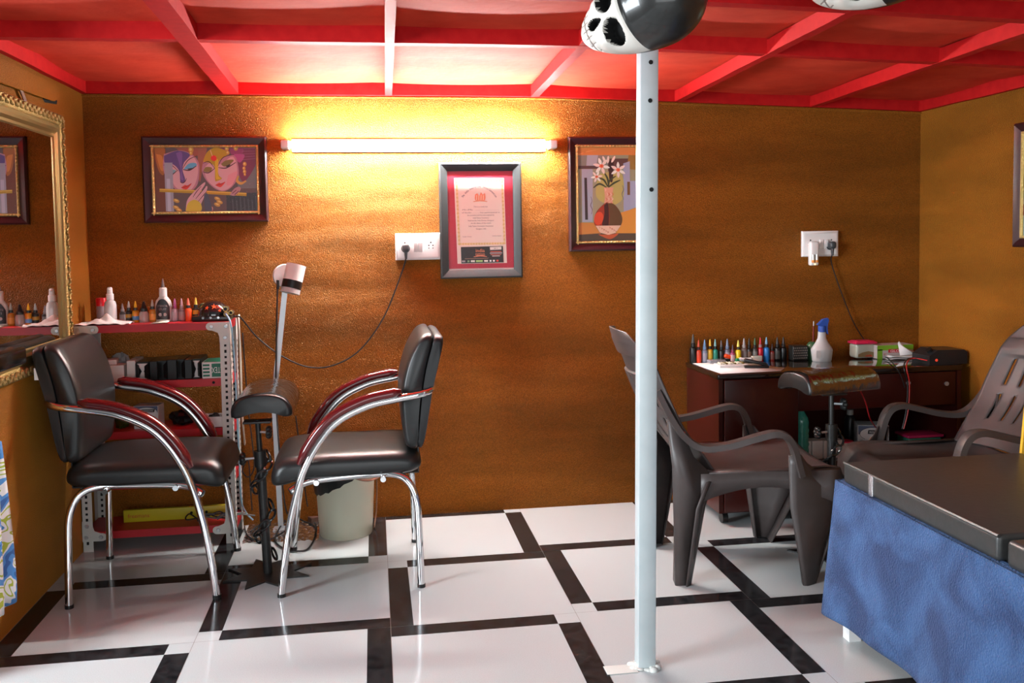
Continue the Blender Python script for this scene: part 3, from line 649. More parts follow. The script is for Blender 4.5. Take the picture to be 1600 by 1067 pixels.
for i in range(NV):
    for j in range(NU):
        q = (i*NU+j, (i+1)*NU+j, (i+1)*NU+(j+1) % NU, i*NU+(j+1) % NU); fs.append(q)
        I = [info[k] for k in q]; A_ = sum(x[0] for x in I)/4; F_ = sum(x[1] for x in I)/4; E_ = sum(x[2] for x in I)/4
        so = sum(x[3] for x in I)/4; no = sum(x[4] for x in I)/4
        if so > .10 or no > .06: ms.append(2)
        elif A_ > -.052+.2*abs(E_)*abs(E_)*4 and F_ > -.02: ms.append(0)
        elif F_ < .012 and A_ < -.03: ms.append(3)
        elif I[0][5] and (abs(math.sin(E_*170)) < .22 or abs(A_+.187) < .0018): ms.append(4)
        elif A_ > -.052: ms.append(0)
        else: ms.append(1)
D.v = [tuple(v) for v in vs]; D.f = [list(f) for f in fs]; D.m = ms
DOME = mat('black_gloss_dome', (.022, .021, .020), .30, coat=.35); BONE = mat('bone_paint', (.70, .66, .60), .35, coat=.3)
D.build('mask_shell', [DOME, BONE, HOLE, BLACKP, mat('tooth_lines', (.22, .17, .15), .6)], t, angle=60)
t2 = copy_tree(t); t2.location = RGT*.545+UPV*.104; t2['label'] = 'second mask just showing at the top edge right of the pole'

# ================================================================== RED SHELF RACK
RX0, RX1, RY0, RY1, RH = -1.198, -.606, .940, 1.150, .905
t = thing('shelf_rack', 'white slotted angle rack with red shelves in the left corner', 'rack', (0, 0, 0))
levels = [.905, .677, .477, .275, .078]
for k, z in enumerate(levels):
    b = MB(); b.box(RX0+.004, RX1-.004, RY0+.004, RY1-.004, z-.003, z); lip = .030
    for (a, c, e, f) in ((RX0+.004, RX1-.004, RY0+.003, RY0+.005), (RX0+.004, RX1-.004, RY1-.005, RY1-.003), (RX0+.003, RX0+.005, RY0+.004, RY1-.004), (RX1-.005, RX1-.003, RY0+.004, RY1-.004)): b.box(a, c, e, f, z-lip, z)
    if 0 < k < 4:
        for x in (RX0+.06, RX1-.07): b.cyl((x, RY0+.003, z-lip/2), (x, RY0+.0022, z-lip/2), .006, n=10, m=1)
    b.build('shelf', [RACKR, HOLE], t, smooth=False)
for sx, x in ((1, RX0), (-1, RX1)):
    for sy, y in ((1, RY0), (-1, RY1)):
        b = MB(); wd = .040
        xa, xb = sorted((x, x+sx*wd)); ya, yb = sorted((y, y+sy*wd)); xc, xd = sorted((x, x+sx*.002)); yc, yd = sorted((y, y+sy*.002))
        b.box(xa, xb, yc, yd, 0, RH); b.box(xc, xd, ya, yb, 0, RH)
        z = .035; k = 0
        while z < RH-.075:
            h = .0045 if k % 2 else .0062; cx = x+sx*wd*.48; yo = y-sy*.0006
            b.prism([(cx-.0045, z-h), (cx+.0045, z-h), (cx+.0045, z+h), (cx-.0045, z+h)], lambda u, v, d: (u, d, v), yo, yo-sy*.0004, 1)
            yy = y+sy*.0006; cy = y+sy*wd*.5; xo = x-sx*.0006
            b.prism([(cy-.0045, z-h), (cy+.0045, z-h), (cy+.0045, z+h), (cy-.0045, z+h)], lambda u, v, d: (d, u, v), xo, xo-sx*.0004, 1)
            yi = y+sy*.0026; b.prism([(cx-.0045, z-h), (cx+.0045, z-h), (cx+.0045, z+h), (cx-.0045, z+h)], lambda u, v, d: (u, d, v), yi, yi+sy*.0004, 1)
            z += .0235; k += 1
        b.build('upright', [RACKW, HOLE], t, smooth=False)
def gusset(x, z, sx, sz):
    b = MB(); W, H, a = .092, .062, .032
    poly = [(0, 0), (W-a/2, 0)]+[(W-a/2+a/2*math.sin(q), a/2-a/2*math.cos(q)) for q in (PI/6, PI/3, PI/2, 2*PI/3, 5*PI/6, PI)]
    poly += [(.040+.030, a), (.046, a+.010), (.041, a+.026), (.040, a+.05), (0, a+.05)]
    b.prism(poly, lambda u, v, d: (x+sx*u, RY0-d, z+sz*v), .0008, .0028)
    go = b.build('corner_gusset', RACKW, t, smooth=False)
    for u, v in ((.014, .016), (.070, .016), (.018, .062)):
        c = MB(); c.cyl((x+sx*u, RY0-.0028, z+sz*v), (x+sx*u, RY0-.0062, z+sz*v), .0085, .0065, 14); c.build('bolt', STEEL, go)
gusset(RX1, RH, -1, -1); gusset(RX0, RH, 1, -1); gusset(RX0, .042, 1, 1); gusset(RX1, .042, -1, 1)

# ---- bottles
def bottle(name, label, x, y, z, h, r, body, cap, lab=None, group=None, neck=None, cat='bottle', plain=False, lz=(.06, .42)):
    t = thing(name, label, cat, (x, y, z), random.random()*2, group)
    b = MB(); hb = h*.56
    b.lathe([(0, 0), (r*.92, 0), (r, .003), (r, hb*.86), (r*.86, hb*.95), (r*.5, hb), (r*.5, hb+.004)], n=18); bo = b.build('body', cmat(body, .28), t)
    if lab:
        b = MB(); b.lathe([(r*1.012, h*lz[0]), (r*1.012, h*lz[1])], n=18); b.build('paper_label', cmat(lab, .5), bo)
    cap2 = neck or cap
    b = MB(); b.lathe([(r*.62, hb+.001), (r*.62, hb+h*.12), (r*.5, hb+h*.135)], n=14); b.build('collar', cmat(cap2, .35), t)
    b = MB(); b.lathe([(r*.48, hb+h*.12), (r*.40, hb+h*.24), (r*.16, h*.985), (0, h)], n=14); b.build('cap', cmat(cap, .35), t)
    return t
c_ = srgb
Yr = 1.045; zr = .905
def rx(px): return PY(px, 490, Yr).x
G = 'bottles on top of the shelf rack'
bottle('ink_bottle', 'small dark ink bottle beside the clear spray bottle on the rack', rx(189.5), Yr+.02, zr, .078, .012, c_(58, 50, 50), c_(120, 112, 112), c_(140, 132, 130), G)
bottle('ink_bottle', 'black ink bottle with grey cap and yellow lettering on the rack', rx(201.5), Yr, zr, .088, .0135, c_(24, 22, 22), c_(150, 156, 150), c_(150, 112, 30), G, neck=c_(30, 30, 30), lz=(.24, .40))
bottle('ink_bottle', 'ink bottle with yellow cap and blue label band on the rack', rx(212), Yr, zr, .088, .0135, c_(198, 132, 30), c_(226, 176, 30), c_(90, 140, 190), G, neck=c_(30, 26, 26), lz=(.12, .30))
bottle('ink_bottle', 'amber ink bottle with silver tip left of the big white bottle', rx(238.5), Yr, zr, .092, .0135, c_(176, 116, 34), c_(170, 164, 158), c_(214, 150, 70), G, neck=c_(40, 34, 32), lz=(.1, .36))
bottle('ink_bottle', 'ink bottle with magenta cap right of the big white bottle', rx(273.5), Yr, zr, .094, .0125, c_(160, 140, 150), c_(176, 84, 136), c_(176, 168, 176), G, neck=c_(150, 60, 110))
bottle('ink_bottle', 'ink bottle with pale mauve cap between magenta and orange bottles', rx(284), Yr, zr, .094, .0125, c_(120, 96, 98), c_(176, 140, 146), c_(160, 140, 140), G, neck=c_(150, 130, 136))
bottle('ink_bottle', 'bright orange ink bottle with orange tip on the rack', rx(294.5), Yr, zr, .094, .0135, c_(232, 84, 40), c_(236, 112, 90), None, G, neck=c_(40, 36, 36))
bottle('ink_bottle', 'black ink bottle with yellow tip and orange label beside the black dome', rx(305.5), Yr+.01, zr, .096, .0135, c_(34, 30, 28), c_(244, 200, 84), c_(226, 160, 40), G, neck=c_(44, 40, 38), lz=(.28, .46))
# clear jar with black cap
t = thing('jar', 'squat clear jar with a pointed black cap on the rack', 'jar', (rx(225), Yr, zr))
b = MB(); b.lathe([(0, 0), (.0185, 0), (.019, .003), (.019, .034), (.014, .044), (.011, .048)], n=18); b.build('body', cmat(c_(166, 156, 152), .2), t)
b = MB(); b.lathe([(.014, .044), (.014, .056), (.010, .060), (.004, .084), (0, .086)], n=14); b.build('cap', cmat(c_(24, 24, 24), .35), t)
# big white bottle with black label
t = thing('squeeze_bottle', 'large white squeeze bottle with black label and pointed spout', 'bottle', (rx(255.5), Yr+.005, zr))
b = MB(); b.lathe([(0, 0), (.030, 0), (.032, .004), (.032, .074), (.029, .086), (.018, .100), (.015, .104), (.015, .108)], n=24, ex=1, ey=.62); b.build('body', cmat(c_(214, 208, 204), .3), t)
b = MB(); b.lathe([(.0155, .104), (.0155, .136), (.012, .140)], n=18); b.build('cap', cmat(c_(222, 216, 212), .3), t)
b = MB(); b.lathe([(.008, .139), (.006, .152), (.002, .176), (0, .177)], n=12); b.build('spout', cmat(c_(110, 100, 98), .3), t)
b = MB()
pl = [(-.026, .010), (.026, .010), (.027, .060), (.022, .082), (.010, .092), (-.010, .092), (-.022, .082), (-.027, .060)]
def bl(u, v, d=0): k = max(0., 1-(u/.033)**2); return (u, -.0202*math.sqrt(k)-.0022+d, v)
N = 12
for i in range(N):
    u0, u1 = -.027+.054*i/N, -.027+.054*(i+1)/N
    tp = lambda u: .060+.034*max(0, 1-(abs(u)/.028)**2.4)
    b.add([bl(u0, .010), bl(u1, .010), bl(u1, tp(u1)), bl(u0, tp(u0))], [(0, 1, 2, 3)])
b.build('black_label', cmat(c_(38, 28, 30), .4), t)
b = MB(); letter(b, 'STENCIL', lambda u, v: bl(u, v, -.0006), 0, .062, .011, width=.040); letter(b, 'STUFF', lambda u, v: bl(u, v, -.0006), 0, .048, .012, width=.030)
for k in (-1, 1): b.disc(bl(k*.009, .030, -.0006), .007)
b.build('lettering', cmat(c_(170, 150, 150), .5), t, fix=False)
# spray can and clear spray bottle
t = thing('spray_can', 'grey spray can with a red cap behind the tissue on the rack', 'can', (rx(155.5), Yr+.03, zr))
b = MB(); b.lathe([(0, 0), (.019, 0), (.0195, .003), (.0195, .066), (.017, .071)], n=22); b.build('body', cmat(c_(150, 132, 136), .35), t)
b = MB(); b.lathe([(.0205, .069), (.0205, .098), (.018, .102), (0, .102)], n=22); b.build('cap', cmat(c_(200, 22, 34), .3), t)
t = thing('spray_bottle', 'clear spray bottle with white pump on the rack', 'bottle', (rx(174), Yr-.01, zr))
b = MB(); b.lathe([(0, 0), (.0225, 0), (.024, .004), (.024, .072), (.020, .088), (.013, .094), (.013, .10)], n=24); b.build('body', mat('frosted_bottle', (.55, .54, .54), .15, coat=.3), t)
b = MB(); b.lathe([(.0145, .096), (.0145, .118), (.011, .121), (.010, .142), (.007, .146), (0, .146)], n=18); b.rbox((0, -.010, .138), (.008, .016, .007), .002); b.build('pump_cap', cmat(c_(226, 220, 218), .3), t)
# green jar
t = thing('jar', 'round dark green jar beside the black dome machine', 'jar', (rx(317), Yr+.035, zr))
b = MB(); b.lathe([(0, 0), (.020, 0), (.021, .004), (.021, .040), (.018, .046)], n=20); b.build('body', cmat(c_(44, 66, 46), .2), t)
b = MB(); b.lathe([(.0205, .045), (.0205, .060), (.014, .068), (0, .070)], n=20); b.build('lid', cmat(c_(50, 76, 54), .3), t)
# tissue sheet lying crumpled
t = thing('paper_sheet', 'crumpled white paper sheet on the left end of the rack top', 'paper')
def ps(u, v):
    x = RX0+.002+.205*u; y = RY0-.012+.15*v
    k = math.exp(-((u-.48)/.22)**2-((v-.55)/.35)**2)
    return (x, y, zr+.0015+.036*k*(.75+.25*math.sin(u*17+v*9))+.004*(1+math.sin(u*23)*math.sin(v*15+u*5)))
b = MB(); b.grid(26, 16, ps); o = b.build('sheet', PAPER, t, angle=60); o.modifiers.new('s', 'SOLIDIFY').thickness = .0008
# paper scrap with green print
t = thing('paper_scrap', 'small paper scrap with green print in front of the white bottle', 'paper')
b = MB(); q = [PZ(232, 507, zr), PZ(262, 506, zr), PZ(266, 501, zr), PZ(244, 501, zr)]
b.add([(p.x, max(p.y, RY0+.004), zr+.0012+.005*(i in (1, 2))) for i, p in enumerate(q)], [(0, 1, 2, 3)]); o = b.build('sheet', cmat(c_(206, 208, 196), .6), t); o.modifiers.new('s', 'SOLIDIFY').thickness = .0006
# dome shaped machine
dx = PY(334, 500, Yr).x
t = thing('tattoo_power_supply', 'black dome shaped power supply with orange flames on the rack', 'machine', (dx, Yr, zr))
b = MB(); b.rbox((0, -.005, .012), (.150, .13, .022), .006); b.build('base', mat('base_black', (.012, .012, .012), .25), t)
b = MB(); vs = []
b.lathe([(.060, .020), (.060, .030), (.056, .046), (.046, .062), (.030, .074), (.014, .080), (0, .081)], n=32, ex=1.05); do_ = b.build('dome', mat('dome_gloss', (.014, .012, .014), .10, coat=.8), t)
b = MB()
def dm(a, zz, off=.0015):
    z = zz; r = .060*math.sqrt(max(0, 1-((z-.022)/.061)**2))+off; return (r*1.05*math.cos(a), r*math.sin(a), z)
for a0, zz, s_ in ((-1.35, .060, 1.1), (-1.9, .055, .8), (-1.0, .042, .6)):
    st = [(s_*(.011 if i % 2 == 0 else .0042)*math.cos(PI/2+i*PI/5), s_*(.011 if i % 2 == 0 else .0042)*math.sin(PI/2+i*PI/5)) for i in range(10)]
    b.add([dm(a0+u/.045, zz+v) for u, v in st]+[dm(a0, zz, .0025)], [(i, (i+1) % 10, 10) for i in range(10)])
b.build('flame_sticker', cmat(c_(226, 90, 40), .4), do_, fix=False)
for k, (x, y, z, r) in enumerate(((.058, -.055, .050, .009), (.060, -.058, .030, .008), (.078, -.048, .034, .008))):
    b = MB(); b.cyl((x, y+.03, z), (x, y-.012, z), r); b.cyl((x, y-.012, z), (x, y-.013, z), r*.55, m=1); b.tube([(x+r*math.cos(q), y-.012, z+r*math.sin(q)) for q in [i*PI/6 for i in range(12)]], .0018, 6, closed=True, m=2)
    b.build('jack_plug', [BLACKP, HOLE, cmat(c_(190, 180, 110), .3)], t)
b = MB()
for x in (-.03, .0, .03): b.cyl((x, -.068, .016), (x, -.074, .016), .005, n=12)
b.build('knob', CHROME, t)
# pale blue lead down the rack
t = thing('lead', 'pale blue lead hanging down the right side of the rack', 'cable')
b = MB(); b.tube(smooth_path([(dx+.058, Yr-.072, zr+.03), PY(354, 492, .925), PX(361, 508, RX1+.012), PX(366, 560, RX1+.014), PX(370, 640, RX1+.014), PX(374, 720, RX1+.014), PX(377, 780, RX1+.015), PX(384, 800, RX1+.02), PX(395, 812, RX1+.04)]), .0035, 8); b.build('lead_wire', cmat(c_(150, 190, 210), .4), t)
t = thing('lead', 'cream lead hanging behind the right rear upright of the rack', 'cable')
b = MB(); b.tube(smooth_path([(RX1+.010, 1.140, zr+.012)]+[PX(x, y, RX1+.012) for x, y in ((373, 505), (376, 560), (378, 640), (383, 700), (386, 760), (390, 800), (392, 812))]), .004, 8); b.build('lead_wire', cmat(c_(200, 194, 176), .5), t)

# ---- second shelf: boxes
z2 = .677; Yf = .975
def bx(px): return PY(px, 580, Yf).x
def carton(label, px0, px1, h, y0, y1, m, z=z2, name='carton', flap=None, cat='box', group='boxes on the second shelf', rz=0):
    x0, x1 = bx(px0), bx(px1); cx, cy = (x0+x1)/2, (y0+y1)/2
    t = thing(name, label, cat, (cx, cy, z), rz, group); w_, d_ = (x1-x0)-.001, y1-y0
    b = MB()
    if flap == 'open':
        s_ = .0015; b.box(-w_/2, w_/2, -d_/2, d_/2, 0, s_); b.box(-w_/2, w_/2, -d_/2, d_/2, h-s_, h); b.box(-w_/2, -w_/2+s_, -d_/2, d_/2, 0, h); b.box(w_/2-s_, w_/2, -d_/2, d_/2, 0, h); b.box(-w_/2, w_/2, d_/2-s_, d_/2, 0, h); b.box(-w_/2+s_, w_/2-s_, -d_/2+.02, -d_/2+.022, s_, h-s_)
    else: b.rbox((0, 0, h/2), (w_, d_, h), .0018, 2)
    b.build('sleeve', m, t, smooth=False)
    if flap == 'open':
        b = MB(); k = w_/2
        b.add([(-k, -d_/2, .003), (-k-.0, -d_/2, h-.004), (-k*.35, -d_/2-.016, h-.012), (-k*.35, -d_/2-.016, .012)], [(0, 1, 2, 3)])
        b.add([(k, -d_/2, .003), (k, -d_/2, h-.004), (k*.5, -d_/2-.020, h-.014), (k*.5, -d_/2-.020, .014)], [(0, 3, 2, 1)])
        o = b.build('flap', m, t, smooth=False, fix=False); o.modifiers.new('s', 'SOLIDIFY').thickness = .001
    return t
BLKC = mat('black_card', (.010, .010, .010), .3)
carton('small white carton at the left end of the second shelf', 140, 167, .063, .965, 1.06, CARD)
carton('white cube carton beside it at the left of the second shelf, right one', 167.5, 196, .066, .955, 1.03, CARD)
carton('tall narrow white carton beside the black boxes on the second shelf', 200, 213.5, .082, .955, 1.10, mat('printed_card', (.62, .64, .62), .5))
for i, (a, c, h, lb, m) in enumerate(((214, 234, .075, 'open black and white box, first of the black row on the shelf', BLKC), (235, 247, .076, 'thin black box, second of the black row on the shelf', BLKC), (247.5, 262, .077, 'glossy black box, third of the black row on the shelf', BLKC), (262.5, 277, .080, 'black box, fourth of the black row on the shelf', BLKC), (277.5, 289, .080, 'narrow black box, fifth of the black row on the shelf', BLKC), (289.5, 301, .078, 'black box, sixth of the black row on the shelf', BLKC), (301.5, 315, .080, 'open black box next to the green glove box', BLKC))):
    q = carton(lb, a, c, h, .962, 1.115, m, flap='open' if i in (0, 2, 4, 6) else None)
    if i in (0, 6):
        k = q.children[0]; bb_ = MB(); w_ = bx(c)-bx(a); bb_.add([(-w_*.42, -.0772, h*.08), (w_*.42, -.0772, h*.08), (w_*.1, -.0772, h*.5), (w_*.42, -.0772, h*.92), (-w_*.42, -.0772, h*.92), (-w_*.05, -.0772, h*.5)], [(0, 1, 2, 3, 4, 5)]); bb_.build('white_print', CARD, q, fix=False)
# green and white glove box, lettering upside down
gx0, gx1 = bx(317), bx(357)
t = thing('glove_box', 'green and white glove box lying upside down on the second shelf', 'box', ((gx0+gx1)/2, 1.025, z2), 0, 'boxes on the second shelf')
W = gx1-gx0; b = MB(); b.rbox((0, 0, .033), (W, .14, .066), .002, 2); b.build('box', CARD, t, smooth=False)
b = MB(); b.add([(-W*.12, -.0706, .006), (W*.49, -.0706, .006), (W*.49, -.0706, .060), (-W*.12, -.0706, .060)], [(0, 1, 2, 3)]); b.add([(-W*.45, -.069, .0665), (W*.45, -.069, .0665), (W*.3, .069, .0665), (-W*.45, .069, .0665)], [(0, 1, 2, 3)])
for i in range(4): b.add([(-W*.46, -.0706, .008+i*.014), (-W*.2, -.0706, .008+i*.014), (-W*.2, -.0706, .016+i*.014), (-W*.46, -.0706, .016+i*.014)], [(0, 1, 2, 3)])
b.build('green_print', cmat(c_(30, 110, 84), .45), t, smooth=False, fix=False)
b = MB(); letter(b, 'LATEX', lambda u, v: (u, -.0711, v), W*.16, .045, .034, ang=PI, width=W*.56); b.build('lettering', PAPER, t, smooth=False, fix=False)
# crumpled plastic on top of the cartons
def crumple(name, label, cat, c, s, m, seed, n=14):
    rnd = random.Random(seed); t = thing(name, label, cat, c); b = MB()
    off = [[rnd.uniform(.72, 1.18) for _ in range(n)] for _ in range(9)]
    vs = []; 
    for i in range(9):
        for j in range(n):
            th = PI*i/8; ph = 2*PI*j/n; k = off[i][j] if 0 < i < 8 else 1
            vs.append((s[0]*k*math.sin(th)*math.cos(ph), s[1]*k*math.sin(th)*math.sin(ph), max(-s[2]*.85, s[2]*k*math.cos(th))+s[2]*.85))
    b.add(vs, [(i*n+j, (i+1)*n+j, (i+1)*n+(j+1) % n, i*n+(j+1) % n) for i in range(8) for j in range(n)]); b.build('crumpled_bag', m, t, angle=12); return t
t = carton('small white carton lying on top of the cube carton', 163, 181, .020, .975, 1.04, CARD, z=z2+.0662, rz=.15)
crumple('plastic_bag', 'crumpled grey plastic bag behind the white cartons', 'bag', (bx(178), 1.082, z2), (.040, .026, .055), mat('grey_film', (.32, .32, .32), .3), 3)
crumple('plastic_bag', 'crumpled dark plastic bag at the far left of the second shelf', 'bag', (bx(150)-.012, 1.10, z2), (.030, .026, .052), mat('dark_film', (.05, .05, .05), .25), 5)

# ---- ointment boxes
def ointment(label, loc, rz, w_=.098, d_=.075, h=.094, group='ointment boxes'):
    t = thing('ointment_box', label, 'box', loc, rz, group)
    b = MB(); b.rbox((0, 0, h/2), (w_, d_, h), .002, 2); b.build('box', mat('grey_white_card', (.60, .60, .60), .45), t, smooth=False)
    f = lambda d: (lambda u, v: (u*w_, -d_/2-d, v*h))
    F = f(.0004); b = MB(); b.add([F(-.48, .70), F(.48, .70), F(.48, .98), F(-.48, .98)], [(0, 1, 2, 3)]); b.build('blue_band', cmat(c_(92, 100, 130), .45), t, fix=False)
    F = f(.0008); b = MB(); b.add([F(.02+.44*math.cos(q), .72+.21*math.sin(q)) for q in [2*PI*i/28 for i in range(28)]], [list(range(28))]); b.build('white_oval', cmat(c_(214, 214, 214), .45), t, fix=False)
    F = f(.0011); b = MB(); b.tube([F(.02+.45*math.cos(q), .72+.215*math.sin(q)) for q in [2*PI*i/36 for i in range(24)]], .0007, 4); b.add([F(-.18, .72), F(.34, .72), F(.38, .85), F(-.16, .85)], [(0, 1, 2, 3)])
    letter(b, 'Vitamins "A & D"', F, 0, .44, .135, width=.86); letter(b, 'Ointment', F, 0, .30, .135, width=.5)
    letter(b, 'net weight 5 g', F, 0, .14, .06, width=.4)
    b.build('lettering', cmat(c_(30, 32, 36), .5), t, smooth=False, fix=False)
    F = f(.0015); b = MB(); letter(b, 'RENSOW', F, .09, .748, .10, width=.44); b.build('maker_lettering', PAPER, t, smooth=False, fix=False)
    return t
p = PY(228, 668, .985); ointment('white ointment box printed Vitamins A & D on the third rack shelf', (p.x+.006, 1.02, .477), -.10)
t = thing('carton', 'low white open carton on the third shelf by the right upright', 'box', (PY(336, 660, .99).x, .99, .477))
b = MB(); 
for a in ((-.045, .045, -.04, .04, 0, .002), (-.045, .045, -.04, -.038, 0, .044), (-.045, .045, .038, .04, 0, .044), (-.045, -.043, -.04, .04, 0, .044), (.043, .045, -.04, .04, 0, .044)): b.box(*a)
b.build('tray', CARD, t, smooth=False)
crumple('machine_part', 'small black device sitting inside the low white carton', 'device', (PY(336, 660, .99).x, .99, .4795), (.030, .022, .028), BLACKP, 8, 10)
crumple('plastic_bag', 'black plastic bag on the third shelf right of the ointment box', 'bag', (PY(283, 660, 1.0).x, 1.05, .477), (.055, .045, .034), mat('black_film', (.008, .008, .008), .22), 11)
crumple('plastic_bag', 'dark green plastic bag on the third shelf behind the left chair', 'bag', (PY(187, 660, 1.0).x, 1.03, .477), (.030, .05, .044), mat('green_film', (.03, .05, .008), .3), 12)
# ---- bottom shelf: yellow level and cables
t = thing('spirit_level', 'yellow spirit level with red lettering on the lowest rack shelf', 'tool', (-.86, 1.06, .078))
b = MB(); b.rbox((0, 0, .0255), (.42, .022, .051), .003); b.build('beam', cmat(c_(190, 172, 30), .4), t)
b = MB(); letter(b, 'freemans', lambda u, v: (u, -.0115, v), -.15, .018, .024, width=.085); b.build('lettering', cmat(c_(180, 50, 30), .5), t, smooth=False, fix=False)
b = MB()
for x in (.06, .12): b.cyl((x, -.0112, .026), (x, -.0116, .026), .006)
b.build('vial_window', HOLE, t)
def tangle(label, pts, m, r=.003, name='cable'):
    t = thing(name, label, 'cable'); b = MB(); b.tube(smooth_path(pts, 8), r, 7); b.build('wire', m, t)
rnd = random.Random(4)
z5 = .082
for k, (col, lb) in enumerate(((CABLE, 'black cable coiled on the lowest rack shelf in front of the level'), (cmat(c_(90, 100, 100), .4), 'grey cable looping off the right end of the lowest shelf'))):
    pts = [(-.80+.02*k+.15*i/9+.045*math.cos(i*1.9+k), .985+.02*math.sin(i*2.3), z5+.003+.030*abs(math.sin(i*1.3+k))) for i in range(10)]
    if k: pts = [(x+.06, y-.01, z+.004) for x, y, z in pts]
    tangle(lb, pts, col, .003)

# ================================================================== CHROME ARMCHAIRS
def loft(b, rings, m=0):
    n = len(rings[0]); vs = [p for r in rings for p in r]
    fs = [(i*n+j, i*n+(j+1) % n, (i+1)*n+(j+1) % n, (i+1)*n+j) for i in range(len(rings)-1) for j in range(n)]
    fs += [list(range(n))[::-1], [(len(rings)-1)*n+j for j in range(n)]]
    b.add(vs, fs, m)
def cushion(b, contour, w_, rnd=.035, n=14, sx=.26, sz=.06, crown=.012, m=0):
    q = [(p.x, p.y) for p in smooth_path([(x, z, 0) for x, z in contour+contour[:1]], 4)[:-1]]
    cx = sum(p[0] for p in q)/len(q); cz = sum(p[1] for p in q)/len(q); rings = []
    for i in range(n+1):
        s_ = math.sin(PI*(i/n-.5)); e = abs(s_); k = rnd*(1-math.sqrt(max(0, 1-max(0, (e-.80)/.20)**2))) if e > .80 else 0
        kx, kz = 1-k/sx*1.2, 1-min(.85, k/sz*1.2)
        rings.append([(cx+(x-cx)*kx, w_*s_, cz+(z-cz)*kz+(crown*(1-s_*s_) if z > cz else 0)) for x, z in q])
    loft(b, rings, m)
def chrome_chair(label, loc, rz):
    t = thing('armchair', label, 'chair', loc, rz, 'chrome armchairs')
    TR = .0132
    arm = [(-.237, .004), (-.222, .13), (-.196, .285), (-.145, .450), (-.055, .583), (.06, .648), (.17, .672), (.245, .684)]
    for sd in (-1, 1):
        b = MB(); p = [(x, sd*.245, z) for x, z in arm]+[(.287, sd*.225, .693), (.306, sd*.17, .70), (.312, sd*.08, .703), (.313, 0, .704)]
        b.tube(smooth_path(p, 7), TR, 14); at_ = b.build('arm_tube', CHROME, t)
        b = MB(); p = [(-.200, sd*.236, .364), (-.13, sd*.210, .390), (.06, sd*.200, .400), (.150, sd*.208, .400), (.203, sd*.228, .380), (.234, sd*.24, .315), (.241, sd*.243, .2), (.245, sd*.245, .004)]
        b.tube(smooth_path(p, 7), TR*.97, 14); rl_ = b.build('rear_leg', CHROME, t)
        for x, q in ((-.237, at_), (.245, rl_)):
            f = MB(); f.cyl((x, sd*.245, 0), (x, sd*.245, .012), TR*1.1); f.build('foot_cap', BLACKP, q)
        q = smooth_path([(x, sd*.245, z) for x, z in arm], 8); pad = []
        for i in range(1, len(q)-1):
            tg = (q[i+1]-q[i-1]).normalized(); nr = Vector((-tg.z, 0, tg.x))
            if -.150 < q[i].x < .20: pad.append(q[i]+nr*.0235)
        b = MB(); k = len(pad); b.tube(pad, [.012+.015*min(1, i/2, (k-1-i)/2) for i in range(k)], 14, flat=.68); b.build('arm_pad', MAROON, t)
    b = MB()
    for x in (-.11, .12): b.tube([(x, -.235, .388), (x, .235, .388)], .010, 10)
    b.build('seat_rail', CHROME, t)
    b = MB(); cushion(b, [(-.268, .408), (-.255, .442), (-.215, .466), (-.1, .474), (.05, .474), (.17, .473), (.235, .463), (.256, .438), (.245, .410), (.18, .396), (0, .394), (-.15, .391), (-.235, .374), (-.264, .379)], .224, sz=.07); b.build('seat', LEATHER, t, angle=60)
    b = MB(); cushion(b, [(.222, .482), (.200, .505), (.190, .60), (.190, .70), (.212, .79), (.240, .850), (.268, .886), (.298, .893), (.306, .868), (.280, .77), (.262, .67), (.250, .57), (.244, .49)], .222, rnd=.035, sx=.16, sz=.30, crown=0); b.build('backrest', LEATHER, t, angle=60)
    b = MB(); cushion(b, [(.236, .490), (.246, .57), (.258, .67), (.276, .77), (.302, .86), (.314, .886), (.333, .884), (.344, .866), (.327, .79), (.304, .70), (.287, .61), (.272, .53), (.258, .485)], .219, rnd=.03, sx=.2, sz=.30, crown=0); b.build('back_shell', LEATH2, t, angle=60)
    b = MB()
    for sd in (-1, 1): b.box(.10, .25, sd*.13-.02, sd*.13+.02, .384, .388); b.box(.246, .250, sd*.13-.02, sd*.13+.02, .386, .53)
    b.build('back_bracket', BLACKM, t)
    return t
ch1 = chrome_chair('black chrome armchair facing right against the left wall by the rack', (-.826, .600, 0), PI)
b = MB(); b.box(.315, .333, .2125, .2185, .775, .815); b.build('maker_tag', PAPER, [c for c in ch1.children if c.name.startswith('back_shell')][0])
ch2 = chrome_chair('black chrome armchair facing left, in front of the white bucket', (-.131, .567, 0), 0)

